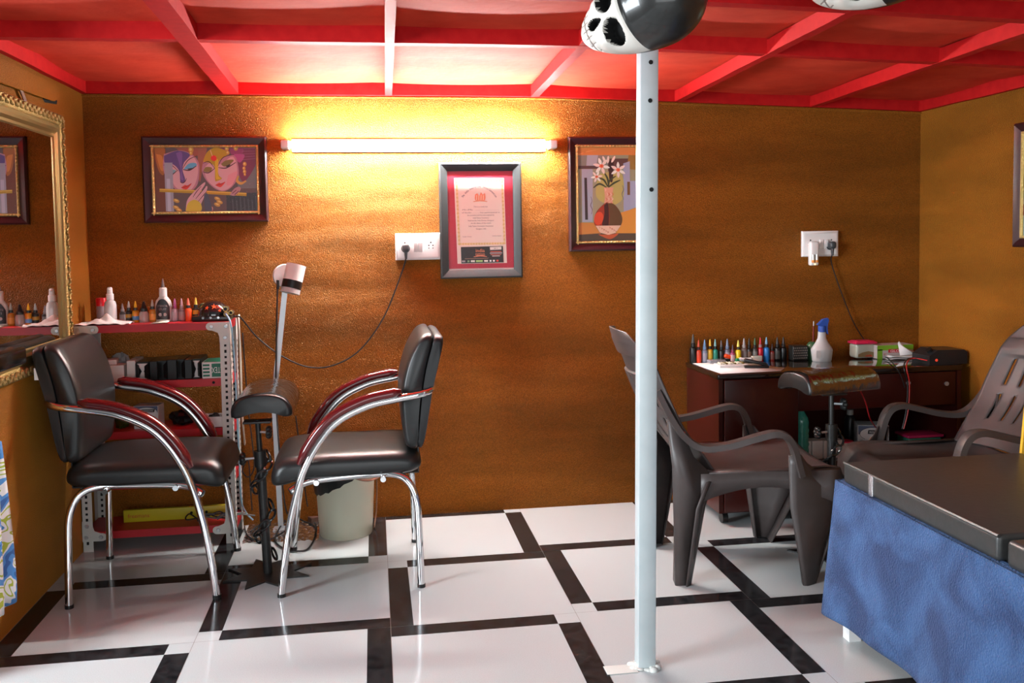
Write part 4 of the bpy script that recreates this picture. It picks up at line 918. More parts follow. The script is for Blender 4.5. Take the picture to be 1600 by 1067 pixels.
# ================================================================== ARM REST STANDS
def arm_stand(label, loc, pad_c, pad_yaw, pole_top, group='tattoo arm rest stands', R_=.165, rot=.39, L=.42, hs=1.):
    t = thing('arm_rest_stand', label, 'arm rest', loc, 0, group)
    px_, py_, pz_ = pad_c; bx_, by_ = pole_top
    b = MB(); st = [((R_ if i % 2 == 0 else R_*.56)*math.cos(rot+i*PI/8), (R_ if i % 2 == 0 else R_*.56)*math.sin(rot+i*PI/8)) for i in range(16)]
    b.prism(st, lambda u, v, d: (u, v, d), 0, .006); b.build('star_base', BLACKM, t, smooth=False)
    b = MB(); H = pz_-.01; at = lambda z: (bx_*z/H, by_*z/H, z)
    b.cyl(at(.004), at(H*.78), .0165, n=18); b.cyl(at(H*.70), at(H*.80), .022, n=18); b.build('pole', BLACKM, t)
    b = MB(); b.cyl(at(H*.75), at(H), .010, n=14); b.rbox((bx_, by_, H-.006), (.10, .06, .008), .002); b.build('inner_rod', BLACKM, t)
    for (z, dx, dy) in ((H*.755, -.055, -.01), (H-.045, .035, -.02)):
        b = MB(); p = Vector(at(z)); q = p+Vector((dx, dy, 0)); b.cyl(p, q, .0045, n=8, m=1)
        for k in range(6): a = k*PI/3; b.sphere(q+Vector((dx*.12, .012*math.cos(a), .014*math.sin(a))), .011, 8, 6)
        b.build('clamp_knob', [BLACKP, STEEL], t)
    b = MB(); nl = 13
    for i in range(nl):
        z = .055+(H*.80-.06)*i/nl; a = i*1.05+.6; c = Vector(at(z+.012))+Vector((.030*math.cos(a), .030*math.sin(a), 0))
        tg = Vector((-math.sin(a), math.cos(a), .9)).normalized(); si = (Vector((math.cos(a), math.sin(a), 0)) if i % 2 else tg.cross(Vector((math.cos(a), math.sin(a), 0)))).normalized()
        pts = [c+tg*.025*math.cos(2*PI*k/14)+si*.013*math.sin(2*PI*k/14) for k in range(14)]
        b.tube(pts, .0045, 7, closed=True)
    b.build('chain', mat('black_chain', (.014, .014, .014), .22, coat=.5), t)
    rm = Matrix.Translation((px_, py_, pz_)) @ Matrix.Rotation(pad_yaw, 4, 'Z') @ Matrix.Diagonal((hs, 1, hs, 1))
    b = MB(); b.T = rm; rings = []
    prof = [(-.108, .004), (-.107, .030), (-.092, .058), (-.060, .078), (0, .086), (.060, .078), (.092, .058), (.107, .030), (.108, .004), (.085, .0), (.050, .012), (0, .018), (-.050, .012), (-.085, .0)]
    q = [(p.x, p.y) for p in smooth_path([(x, z, 0) for x, z in prof+prof[:1]], 4)[:-1]]
    def ring(y, k, dz=0): return [(x*k, y, .03+(z-.03)*k+dz) for x, z in q]
    for y, k in ((-.5, .86), (-.494, .94), (-.48, .985), (-.46, 1), (-.2, 1.0), (0, 1.0), (.2, 1.0), (.46, 1), (.48, .985), (.494, .94), (.5, .86)): rings.append(ring(y*L, k))
    loft(b, rings); pad_o = b.build('foam_pad', LEATHER, t, angle=50)
    b = MB(); b.T = rm; n = 40; rnd = random.Random(int(px_*100)); vs = []
    hp = [p for p in smooth_path([(-.109, .000, 0), (-.109, .031, 0), (-.094, .060, 0), (-.060, .081, 0), (0, .089, 0), (.060, .081, 0), (.094, .060, 0), (.109, .031, 0), (.109, .000, 0)], 4)]
    for i in range(n+1):
        y = L*(-.46+.955*i/n); k = 1.004+.012*abs(math.sin(i*1.7))*rnd.random()
        vs += [(p.x*k, y+.012*math.sin(p.x*40+i)*(i == 0), .03+(p.y-.03)*k) for p in hp]
    m_ = len(hp); b.add(vs, [(i*m_+j, (i+1)*m_+j, (i+1)*m_+j+1, i*m_+j+1) for i in range(n) for j in range(m_-1)]); b.build('cling_film', FILM, pad_o, angle=60)
    return t
bp_ = PZ(419, 896, 0); f1 = PZ(408, 622, .655); f2 = PZ(424, 597, .655)
cpad = (f1+f2)/2; dirp = f2-f1
arm_stand('black armrest stand with star base and chain between the chrome armchairs', (bp_.x, bp_.y, 0), (cpad.x-bp_.x, cpad.y-bp_.y, .584), math.atan2(-dirp.x, dirp.y), (-.022, .01), L=.40)
bp2 = PZ(1291, 866, 0)+Vector((.022, 0, 0)); pc2 = PY(1294, 603, .40)
arm_stand('black armrest stand with chain in front of the dark desk', (bp2.x, bp2.y, 0), (pc2.x-bp2.x, pc2.y-bp2.y, .630), -1.32, (.012, .03), L=.335, hs=.88)

# ================================================================== FLOOR LAMP, BUCKET, PLASTIC SHEET
lz = [PY(439, 822, 1.09), PY(429, 640, 1.09), PY(431, 592, 1.09), PY(445, 456, 1.09)]
t = thing('standing_spotlight', 'white cylinder spotlight on a thin grey pole near the middle of the wall', 'lamp', (lz[0].x, 1.09, 0))
o_ = Vector((lz[0].x, 1.09, 0)); b = MB(); pts = [o_*0+Vector((0, 0, .001))]+[p-o_ for p in lz[1:]]
for i in range(3):
    p, q = pts[i], pts[i+1]; b.add([p+Vector((-.011, -.003, 0)), p+Vector((.011, -.003, 0)), p+Vector((.011, .003, 0)), p+Vector((-.011, .003, 0)), q+Vector((-.011, -.003, 0)), q+Vector((.011, -.003, 0)), q+Vector((.011, .003, 0)), q+Vector((-.011, .003, 0))], [(0, 1, 2, 3), (7, 6, 5, 4), (0, 4, 5, 1), (1, 5, 6, 2), (2, 6, 7, 3), (3, 7, 4, 0)])
b.build('flat_pole', STEEL, t, smooth=False)
b = MB(); b.box(-.03, .03, -.035, .025, 0, .006); b.build('foot_plate', STEEL, t)
dc = PY(446, 431, 1.075)-o_
b = MB(); b.cyl(dc+Vector((-.004, .012, 0)), dc+Vector((0, -.012, 0)), .050, .047, 32); b.build('rose', WHITEP, t)
ca, cb = PY(463, 414, 1.01)-o_, PY(453, 458, .99)-o_; d = (cb-ca)
b = MB(); b.cyl(ca, ca+d*.62, .040, n=32); b.build('lamp_head', WHITEP, t)
b = MB(); b.cyl(ca+d*.56, ca+d*.84, .0405, n=32); b.build('black_band', BLACKP, t)
b = MB(); b.cyl(ca+d*.83, ca+d*1.0, .0398, n=32); b.cyl(ca+d*1.0, ca+d*1.002, .034, n=32, m=1); b.build('front_ring', [mat('pale_grey', (.5, .5, .5), .35), GREYP], t)
b = MB(); b.cyl(dc+Vector((.006, -.01, 0)), ca+d*.3, .012); b.build('swivel_arm', WHITEP, t)
pth = [PY(434, 437, 1.05), PY(433, 470, 1.062), PY(431, 592, 1.066), PY(432, 640, 1.066), PY(438, 720, 1.0), PZ(448, 800, .05), PZ(470, 812, .012), PZ(494, 826, .006), PZ(480, 858, .006), PZ(448, 858, .006), PZ(430, 845, .006), PZ(436, 826, .01), PZ(445, 816, .02)]
b = MB(); b.tube(smooth_path([p-o_ for p in pth], 8), .0035, 7); b.rbox(pth[0]-o_+Vector((0, .0, -.02)), (.012, .012, .04), .004); b.build('flex', CABLE, t)
tangle('black cable curling over the clear plastic on the floor', [PZ(x, y, .011) for x, y in ((382, 822), (388, 838), (410, 846), (432, 838), (452, 822), (440, 812), (410, 818), (392, 830))], CABLE)
tangle('thin black cable running from the rack past the armrest stand to the bucket', [PY(462, 650, 1.13), PY(470, 715, 1.13), PY(478, 775, 1.12), PZ(484, 805, .01), PZ(494, 822, .006), PZ(492, 836, .006)], CABLE, .0028)
tangle('dark cable dangling beside the rack with a loop', [PY(379, 520, 1.14), PY(384, 590, 1.15), PY(388, 640, 1.14), PY(394, 690, 1.12), PY(397, 730, 1.10), PY(388, 745, 1.09), PY(379, 735, 1.09), PY(388, 720, 1.10), PY(392, 770, 1.11), PZ(395, 812, .008)], CABLE, .0028)
t = thing('plastic_wrap', 'crinkled clear plastic wrapping on the floor behind the armrest stand', 'plastic sheet')
qa, qb, qc, qd = PZ(378, 850, 0), PZ(498, 845, 0), PZ(500, 814, 0), PZ(392, 814, 0)
def pw(u, v):
    p = (qa*(1-u)+qb*u)*(1-v)+(qd*(1-u)+qc*u)*v
    return (p.x, min(p.y, YB-.01), .0015+.006*abs(math.sin(u*31+v*9)*math.sin(v*23+u*13)))
b = MB(); b.grid(44, 26, pw); b.build('sheet', clearmat('crinkled_plastic', (.93, .93, .92), .2, .22, 70, 1., .05), t, angle=20)
t = thing('waste_bucket', 'off white plastic bucket with a black bin liner under the right chrome armchair', 'bucket', (-.166, .985, 0))
BUCK = mat('off_white_plastic', (.60, .60, .47), .4)
b = MB(); b.lathe([(0, .003), (.100, .003), (.106, 0), (.108, .004), (.112, .055), (.113, .06), (.126, .335), (.130, .335), (.130, .345), (.123, .345), (.110, .06), (0, .012)], n=40); b.build('pail', BUCK, t)
b = MB(); n = 48; vs = []
for j in range(n):
    a = 2*PI*j/n; lo = .236+.064*math.cos(a)+.004*math.sin(j*2.3)
    for i, (r, z) in enumerate(((.118+.012*(lo-.17)/.13+.006*abs(math.sin(j*1.7)), lo), (.134+.006*abs(math.sin(j*2.1)), (lo+.345)/2), (.134, .350), (.120, .352), (.112, .30))): vs.append((r*math.cos(a), r*math.sin(a), z))
b.add(vs, [(j*5+i, ((j+1) % n)*5+i, ((j+1) % n)*5+i+1, j*5+i+1) for j in range(n) for i in range(4)]); b.build('bin_liner', mat('bin_liner_film', (.012, .012, .012), .28), t, angle=25)
b = MB(); b.tube(smooth_path([(.010, -.1305, .288), (.045, -.125, .262), (.085, -.105, .245), (.118, -.065, .238), (.150, -.02, .245), (.163, .0, .27), (.155, .01, .30), (.13, .02, .32)], 6), .0065, 8, flat=.6); b.build('carry_strap', mat('brown_strap', (.24, .12, .08), .5), t)
t = thing('cable', 'brown flat cable hanging down the wall beside the bucket', 'cable')
b = MB(); p0, p1 = PY(588, 735, 1.10), PZ(585, 824, .004); b.tube([p0, PY(589, 765, 1.10), PY(588, 800, 1.09), p1], .006, 8, flat=.5); b.build('wire', mat('brown_strap2', (.20, .11, .07), .5), t)
t = thing('cardboard_scrap', 'brown cardboard scrap on the floor left of the bucket', 'cardboard', PZ(491, 814, 0))
b = MB(); b.rbox((0, 0, .012), (.05, .05, .022), .003, rot=Matrix.Rotation(.5, 3, 'Z')); b.build('scrap', mat('brown_board', (.09, .035, .02), .7), t)

# ================================================================== DESK
DX0, DX1, DY0, DY1, DZ = 1.384, 2.488, .756, 1.150, .645
t = thing('desk', 'dark red wooden desk against the back wall on the right', 'desk', (0, 0, 0))
b = MB(); b.rbox(((DX0+DX1)/2, (DY0+DY1)/2, DZ-.012), (DX1-DX0+.012, DY1-DY0+.008, .024), .006); b.build('desktop', DESKT, t)
xm, xr = 1.735, 2.30
b = MB(); b.box(DX0, DX0+.018, DY0, DY1, .055, DZ-.024); b.build('side_panel', DESKW, t)
b = MB(); b.box(DX1-.018, DX1, DY0, DY1, .055, DZ-.024); b.build('side_panel', DESKW, t)
b = MB(); b.box(xm-.018, xm, DY0+.004, DY1-.02, .055, DZ-.024); b.build('inner_panel', DESKW, t)
b = MB(); b.box(DX0+.018, DX1-.018, DY1-.012, DY1, .055, DZ-.024); b.build('back_panel', DESKW, t)
b = MB(); b.box(DX0+.018, xm-.018, DY0+.002, DY1-.014, .055, .072); b.build('bottom_panel', DESKW, t)
b = MB(); b.rbox(((DX0+.02+xm-.001)/2, DY0-.002, .34), (xm-DX0-.024, .016, .56), .003); b.build('door', DESKW, t)
b = MB(); b.rbox(((xm+DX1-.02)/2, DY0+.012, .545), (DX1-xm-.024, .016, .145), .003); dr = b.build('drawer', DESKW, t)
b = MB(); b.box(xm, DX1-.018, DY0+.03, DY1-.012, .225, .245); b.build('shelf_board', DESKW, t)
b = MB(); b.rbox(((xm+DX1-.02)/2, DY0+.045, .14), (DX1-xm-.022, .016, .165), .003); ld = b.build('lower_drawer', DESKW, t)
b = MB(); b.tube([(1.93, DY0+.038, .165), (1.93, DY0+.018, .165), (2.10, DY0+.018, .165), (2.10, DY0+.038, .165)], .004, 8); b.build('drawer_handle', CHROME, ld)
for x in (DX0+.04, xm-.03, DX1-.05):
    for y in (DY0+.05, DY1-.05):
        b = MB(); b.cyl((x-.012, y, .024), (x+.012, y, .024), .024, n=20); b.rbox((x, y, .05), (.03, .03, .02), .004); b.build('caster', BLACKP, t)
for x, z in ((2.24, .575), (2.42, .565)):
    b = MB(); b.cyl((x, DY0+.004, z), (x, DY0-.002, z), .009); b.build('lock', STEEL, dr)

# ---- things on the desk
G = 'ink bottles in a row on the desk'
def dxp(px): return PY(px, 545, 1.105).x
B = lambda px, lb, h, r, body, cap, lab=None, neck=None, y=1.105, **k: bottle('ink_bottle', lb, PY(px, 545, y).x, y, DZ, h, r, body, cap, lab, G, neck, **k)
B(1083, 'tallest ink bottle, plain black, at the left end of the desk row', .133, .0165, c_(16, 15, 16), c_(70, 70, 68), None, c_(18, 18, 18))
B(1091.5, 'red orange ink bottle beside the tall black one', .106, .0125, c_(214, 66, 34), c_(196, 72, 44), None, c_(50, 20, 18), y=1.10)
B(1101, 'ink bottle with pale blue cap and grey label, third in the desk row', .106, .0135, c_(120, 130, 150), c_(104, 140, 180), c_(150, 150, 164))
B(1109.5, 'ink bottle with yellow cap and yellow label in the desk row', .108, .0125, c_(190, 146, 30), c_(230, 176, 50), c_(206, 160, 40), c_(30, 26, 22))
B(1117.5, 'ink bottle with teal cap and teal label in the desk row', .106, .0125, c_(36, 130, 110), c_(110, 170, 168), c_(46, 140, 116), c_(20, 22, 22))
B(1127, 'dark ink bottle with grey cap left of the grey blue pair', .100, .0130, c_(30, 26, 24), c_(76, 76, 78), None, c_(28, 26, 26))
B(1136.5, 'ink bottle with wide grey blue cap in the desk row', .106, .0145, c_(90, 90, 104), c_(110, 124, 146), c_(150, 136, 144), c_(96, 112, 136))
B(1145, 'short purple ink bottle in the desk row', .080, .0120, c_(130, 50, 80), c_(60, 44, 50), c_(176, 150, 150), c_(120, 44, 70), y=1.09)
B(1153.5, 'bright yellow ink bottle with yellow tip in the desk row', .100, .0140, c_(216, 184, 24), c_(226, 206, 90), None, c_(40, 34, 20), y=1.09)
B(1162.5, 'ink bottle with broad silver grey cap in the desk row', .107, .0150, c_(120, 108, 104), c_(150, 146, 146), c_(136, 124, 120), c_(146, 142, 140))
B(1170.5, 'ink bottle with black cap and brown label in the desk row', .106, .0125, c_(40, 30, 26), c_(36, 34, 34), c_(120, 90, 72), c_(26, 24, 24))
B(1179.5, 'ink bottle with dark green tip and grey label in the desk row', .106, .0130, c_(56, 56, 52), c_(60, 92, 58), c_(120, 120, 114), c_(26, 28, 26))
B(1188, 'red ink bottle with red tip in the desk row', .108, .0130, c_(190, 16, 36), c_(196, 40, 54), c_(150, 110, 106), c_(160, 130, 130), lz=(.05, .2))
B(1197.5, 'bright blue ink bottle with pale blue tip in the desk row', .108, .0145, c_(40, 120, 190), c_(110, 160, 190), None, c_(24, 30, 36))
B(1206.5, 'short reddish ink bottle next to the bright blue one', .076, .0115, c_(130, 40, 36), c_(50, 30, 30), c_(120, 70, 60), c_(40, 24, 24))
B(1214.5, 'black ink bottle with dark label near the right end of the desk row', .106, .0150, c_(18, 18, 18), c_(44, 46, 46), c_(66, 64, 60), c_(22, 22, 22))
B(1224, 'last ink bottle on the right of the desk row, plain black', .106, .0145, c_(20, 20, 21), c_(36, 38, 38), None, c_(24, 24, 24))
# perforated pen holder
t = thing('needle_holder', 'black perforated holder right of the ink bottles on the desk', 'holder', (PY(1247, 545, 1.08).x, 1.08, DZ))
b = MB(); W = .074; b.rbox((0, 0, .034), (W, .05, .068), .004)
b.build('block', mat('black_mesh_metal', (.014, .014, .013), .35), t)
b = MB()
for i in range(8):
    for j in range(5): b.disc((-W*.41+i*W*.82/7+(.002 if j % 2 else -.002), -.0256, .012+j*.0115), .0022, n=8)
b.build('perforation', cmat(c_(170, 160, 150), .5), t, fix=False)
# spray bottle with blue trigger
pz = PZ(1284, 564, DZ)
t = thing('spray_bottle', 'white spray bottle with a blue trigger head on the desk', 'bottle', (pz.x, pz.y, DZ))
b = MB(); b.lathe([(0, 0), (.042, 0), (.045, .004), (.050, .050), (.047, .060), (.030, .084), (.020, .104), (.018, .130), (.018, .134), (.015, .136)], n=30, ey=.72); b.build('body', mat('milky_plastic', (.55, .56, .56), .3), t)
b = MB(); b.lathe([(.0165, .133), (.0165, .160), (.010, .162)], n=20); b.build('screw_collar', cmat(c_(46, 84, 170), .35), t)
b = MB(); b.prism([(-.024, .166), (-.012, .160), (.006, .160), (.012, .150), (.020, .128), (.027, .122), (.023, .150), (.025, .168), (.030, .186), (.026, .196), (.002, .190), (-.010, .178)], lambda u, v, d: (u, d, v), -.009, .009); b.build('trigger_head', cmat(c_(50, 88, 176), .35), t, angle=25)
b = MB(); b.box(-.043, -.022, -.0325, -.0315, .018, .052); b.build('paper_label', PAPER, t)
t = thing('bottle', 'green bottle half hidden behind the white spray bottle', 'bottle', (PY(1270, 540, 1.08).x, 1.085, DZ))
b = MB(); b.lathe([(0, 0), (.024, 0), (.026, .004), (.026, .066), (.018, .078), (.010, .082)], n=22); b.build('body', cmat(c_(60, 96, 66), .25), t)
t = thing('pen', 'thin red and silver pen standing behind the spray bottle', 'pen', (PY(1271, 520, 1.118).x-.001, 1.122, DZ))
b = MB(); b.cyl((0, 0, 0), (.004, 0, .150), .004, n=10); b.cyl((.004, 0, .150), (.0043, 0, .172), .003, n=10, m=1); b.build('barrel', [cmat(c_(120, 40, 36), .3), STEEL], t)
# tub with pink lid
pz = PZ(1349, 559, DZ)
t = thing('plastic_tub', 'clear plastic tub with a pink lid on the desk', 'container', (pz.x, pz.y+.01, DZ))
b = MB(); b.rbox((0, 0, .034), (.098, .070, .066), .012, 4); b.build('body', mat('frosted_tub', (.42, .44, .36), .25, coat=.3), t)
b = MB(); b.rbox((0, 0, .071), (.108, .078, .010), .004, 3); b.rbox((0, 0, .077), (.092, .062, .008), .004, 3); b.build('lid', cmat(c_(206, 40, 82), .35), t)
b = MB(); b.add([(-.04, -.0356, .008), (.046, -.0356, .008), (.046, -.0356, .026), (.01, -.0356, .034), (-.02, -.0356, .028), (-.04, -.0356, .020)], [list(range(6))], 0); b.add([(-.01, -.036, .008), (.03, -.036, .008), (.024, -.036, .018), (0, -.036, .016)], [(0, 1, 2, 3)], 1); b.build('contents', [cmat(c_(130, 110, 74), .5), cmat(c_(170, 70, 40), .5)], t, fix=False)
# tissue / glove box
pz = PZ(1400, 560, DZ)
t = thing('glove_box', 'green red and white glove box on the desk with a white tissue in front', 'box', (pz.x-.002, pz.y+.045, DZ))
W, H = .178, .062; b = MB(); b.rbox((0, 0, H/2), (W, .085, H), .002, 2); b.build('box', cmat(c_(186, 176, 172), .5), t, smooth=False)
F = lambda d: (lambda u, v: (u*W, -.0425-d, v*H))
b = MB(); f = F(.0004); b.add([f(-.5, .62), f(.5, .62), f(.5, 1), f(-.5, 1)], [(0, 1, 2, 3)]); b.add([f(-.5, 0), f(-.36, 0), f(-.36, .7), f(-.5, .7)], [(0, 1, 2, 3)]); b.build('green_print', cmat(c_(120, 170, 40), .5), t, smooth=False, fix=False)
b = MB(); f = F(.0008); b.add([f(-.2, .44), f(.36, .44), f(.36, .70), f(-.2, .70)], [(0, 1, 2, 3)]); letter(b, 'M', f, -.29, .25, .22, width=.06); letter(b, 'SURGICAL', lambda u, v: (u*W, v*.085, H+.0004), 0, -.2, .5, width=.7)
b.build('red_print', cmat(c_(196, 40, 54), .5), t, smooth=False, fix=False)
b = MB(); letter(b, 'GLOVES', F(.0012), .08, .48, .24, width=.46); b.build('lettering', PAPER, t, smooth=False, fix=False)
t = thing('tissue', 'white folded tissue in front of the glove box on the desk', 'tissue', (pz.x+.012, pz.y-.03, DZ))
b = MB()
for k, (a, dx) in enumerate(((0, 0), (.16, .012), (-.12, .02))):
    b.grid(8, 3, lambda u, v: (-.075+.15*u+dx*u, -.022+.04*v, .003+k*.007+.006*math.sin(u*5+k)*(1-u)+a*.05*u), 0)
b.add([(-.012, -.004, .018), (.058, -.006, .022), (.075, 0, .028), (.020, .012, .052), (-.010, .010, .082), (-.018, .006, .074)], [(0, 1, 2, 3, 4, 5)])
o = b.build('sheet', PAPER, t, fix=False, angle=60); o.modifiers.new('s', 'SOLIDIFY').thickness = .0015
# black power supply
pz = PZ(1462, 566, DZ)
t = thing('power_supply', 'black power supply box with a red light at the right end of the desk', 'machine', (pz.x+.01, .85, DZ))
b = MB(); b.prism([(-.085, 0), (.095, 0), (.095, .052), (.080, .062), (-.045, .064), (-.085, .038)], lambda u, v, d: (u, d, v), -.065, .065); b.build('case', mat('black_case', (.016, .016, .018), .35), t, angle=20)
b = MB(); b.cyl((-.052, -.065, .020), (-.052, -.067, .020), .006, n=12); b.build('red_lamp', mat('red_led', (.8, .05, .03), emit=(1, .08, .03), estr=.45), t)
b = MB(); b.cyl((-.06, -.03, .056), (-.068, -.03, .064), .014, n=16); b.build('dial', BLACKP, t)
for lb, col, off in (('red lead hanging from the power supply over the desk edge', c_(190, 40, 36), 0), ('black lead hanging from the power supply over the desk edge', c_(14, 14, 14), .012)):
    pts = [Vector((pz.x-.075, .80+off, DZ+.018)), PZ(1425-off*300, 560, DZ+.022), Vector((PY(1417, 570, .745).x-off, .748, DZ+.006)), PY(1421-off*250, 600, .738), PY(1419-off*250, 640, .735), PY(1412-off*200, 670, .735)]
    tangle(lb, pts, cmat(col, .4), .0028)
tangle('thin red lead drooping under the armrest pad in front of the desk', [PY(1345, 612, .46), PY(1353, 630, .5), PY(1360, 655, .52), PY(1372, 672, .6)], cmat(c_(150, 24, 30), .4), .0025)
# white paper with tools
t = thing('paper_sheet', 'white paper sheet covering the left end of the desk top', 'paper')
q = [(DX0+.004, 1.085), (DX0+.010, .755), (1.665, .772), (1.72, .85), (1.60, 1.075)]
b = MB(); b.add([(x, y, DZ+.0012) for x, y in q], [list(range(5))[::-1]]); o = b.build('sheet', PAPER, t, fix=False); o.modifiers.new('s', 'SOLIDIFY').thickness = .001
def on(px, py, z=DZ+.0016): p = PZ(px, py, z); return (p.x, p.y, z)
t = thing('tray', 'white shallow tray holding needle tubes on the paper', 'tray', on(1142, 573))
b = MB(); b.rbox((0, 0, .007), (.130, .075, .013), .003); b.build('tray_body', CARD, t)
for i in range(9):
    b = MB(); b.cyl((-.05+i*.0125, -.02, .017), (-.05+i*.0125, .02, .017), .0042, n=8); b.build('needle_tube', cmat((c_(220, 210, 190), c_(200, 190, 170), c_(120, 104, 60))[i % 3], .35), t)
t = thing('tool', 'orange handled tool lying on the paper among the ink bottles', 'tool', on(1140, 565))
b = MB(); b.rbox((0, 0, .022), (.055, .018, .020), .008, 3, rot=Matrix.Rotation(.25, 3, 'Y')); b.build('handle', cmat(c_(216, 72, 24), .35), t)
b = MB(); b.rbox((.042, -.002, .012), (.050, .012, .010), .003, rot=Matrix.Rotation(.35, 3, 'Y')); b.box(-.02, .02, -.006, .006, 0, .014); b.build('jaw', BLACKP, t)
t = thing('stapler', 'black stapler lying on the paper at the front of the desk', 'stapler', on(1182, 575), -.25)
b = MB(); b.rbox((0, 0, .006), (.105, .024, .011), .004); b.build('base', BLACKP, t)
b = MB(); b.rbox((-.004, 0, .026), (.098, .020, .014), .005, rot=Matrix.Rotation(.22, 3, 'Y')); b.box(.030, .048, -.009, .009, .010, .018); b.build('arm', mat('stapler_black', (.02, .02, .021), .25), t)
t = thing('eraser', 'small blue cap lying on the paper below the red ink bottle', 'cap', on(1091, 566.5))
b = MB(); b.cyl((-.010, 0, .006), (.010, 0, .006), .006); b.build('cap', cmat(c_(60, 56, 150), .4), t)
t = thing('tube', 'small white and green tube on the paper left of the stapler', 'tube', on(1164, 565), .1)
b = MB(); b.tube([(-.03, 0, .010), (.03, 0, .010)], [.010, .008], 12); b.cyl((-.045, 0, .010), (-.03, 0, .010), .007, m=1); b.build('body', [PAPER, cmat(c_(40, 140, 100), .4)], t)
t = thing('card', 'cream card block standing on the paper behind the stapler', 'card', on(1182, 564))
b = MB(); b.rbox((0, 0, .012), (.05, .012, .024), .002); b.build('block', cmat(c_(214, 206, 190), .5), t)
t = thing('case', 'clear grey case lying on the paper left of the orange tool', 'case', on(1119, 567))
b = MB(); b.rbox((0, 0, .008), (.075, .05, .015), .003); b.build('box', mat('grey_clear', (.22, .22, .24), .2, coat=.4), t)

# ---- things on the open shelf of the desk
sy = .86; sz_ = .245
def sxp(px): return PY(px, 690, sy).x
t = thing('water_bottle', 'green plastic water bottle with dark cap on the desk shelf', 'bottle', (sxp(1248), .84, sz_))
prof = [(0, 0), (.034, 0)]+[(.036-.004*abs(math.sin(i*1.25)), .01+i*.012) for i in range(14)]+[(.030, .185), (.018, .205), (.014, .212), (.014, .220)]
b = MB(); b.lathe(prof, n=24); b.build('body', BOTGRN, t)
b = MB(); b.lathe([(.0165, .216), (.0165, .238), (0, .240)], n=18); b.build('cap', cmat(c_(14, 56, 46), .4), t)
def shelf_box(label, px0, px1, h, y0, rz=0):
    x0, x1 = sxp(px0), sxp(px1); t = thing('carton', label, 'box', ((x0+x1)/2, y0+.03, sz_), rz, 'cartons on the desk shelf')
    b = MB(); b.rbox((0, 0, h/2), (x1-x0-.001, .06, h), .0015, 2); b.build('sleeve', CARD, t, smooth=False)
shelf_box('small white carton beside the green water bottle on the desk shelf', 1257, 1263.5, .079, .835)
shelf_box('white square carton second from the green bottle on the desk shelf', 1264, 1281, .080, .83)
shelf_box('narrow white carton behind the armrest pole on the desk shelf', 1281.5, 1296, .079, .83)
shelf_box('white carton next to the pink lidded jar on the desk shelf', 1297, 1313, .078, .835)
t = thing('jar', 'small pale jar with a pink lid on the desk shelf', 'jar', (sxp(1323), .87, sz_))
b = MB(); b.lathe([(0, 0), (.030, 0), (.031, .004), (.031, .048)], n=24); b.build('body', mat('pale_tub', (.45, .36, .36), .3), t)
b = MB(); b.lathe([(.034, .046), (.034, .062), (.030, .066), (0, .068)], n=24); b.build('lid', cmat(c_(206, 40, 84), .35), t)
ointment('white ointment box lying on the desk shelf under the armrest', (sxp(1360)+.015, .88, sz_), -.35, .13, .10, .135)
t = thing('bottle', 'dark bottle with a white cap behind the ointment box on the desk shelf', 'bottle', (PY(1328, 655, 1.02).x, 1.02, sz_))
b = MB(); b.lathe([(0, 0), (.024, 0), (.025, .004), (.025, .13), (.014, .15)], n=18); b.build('body', cmat(c_(40, 40, 42), .3), t)
b = MB(); b.lathe([(.015, .148), (.015, .172), (0, .174)], n=16); b.build('cap', cmat(c_(190, 186, 180), .4), t)
t = thing('plastic_tub', 'green tub with a pink lid at the right end of the desk shelf', 'container', (PY(1440, 680, .86).x, .88, sz_))
b = MB(); b.rbox((0, 0, .035), (.16, .10, .07), .01); b.build('body', mat('green_tub', (.03, .17, .11), .3), t)
b = MB(); b.rbox((0, 0, .076), (.172, .11, .012), .004); b.build('lid', cmat(c_(176, 36, 84), .4), t)

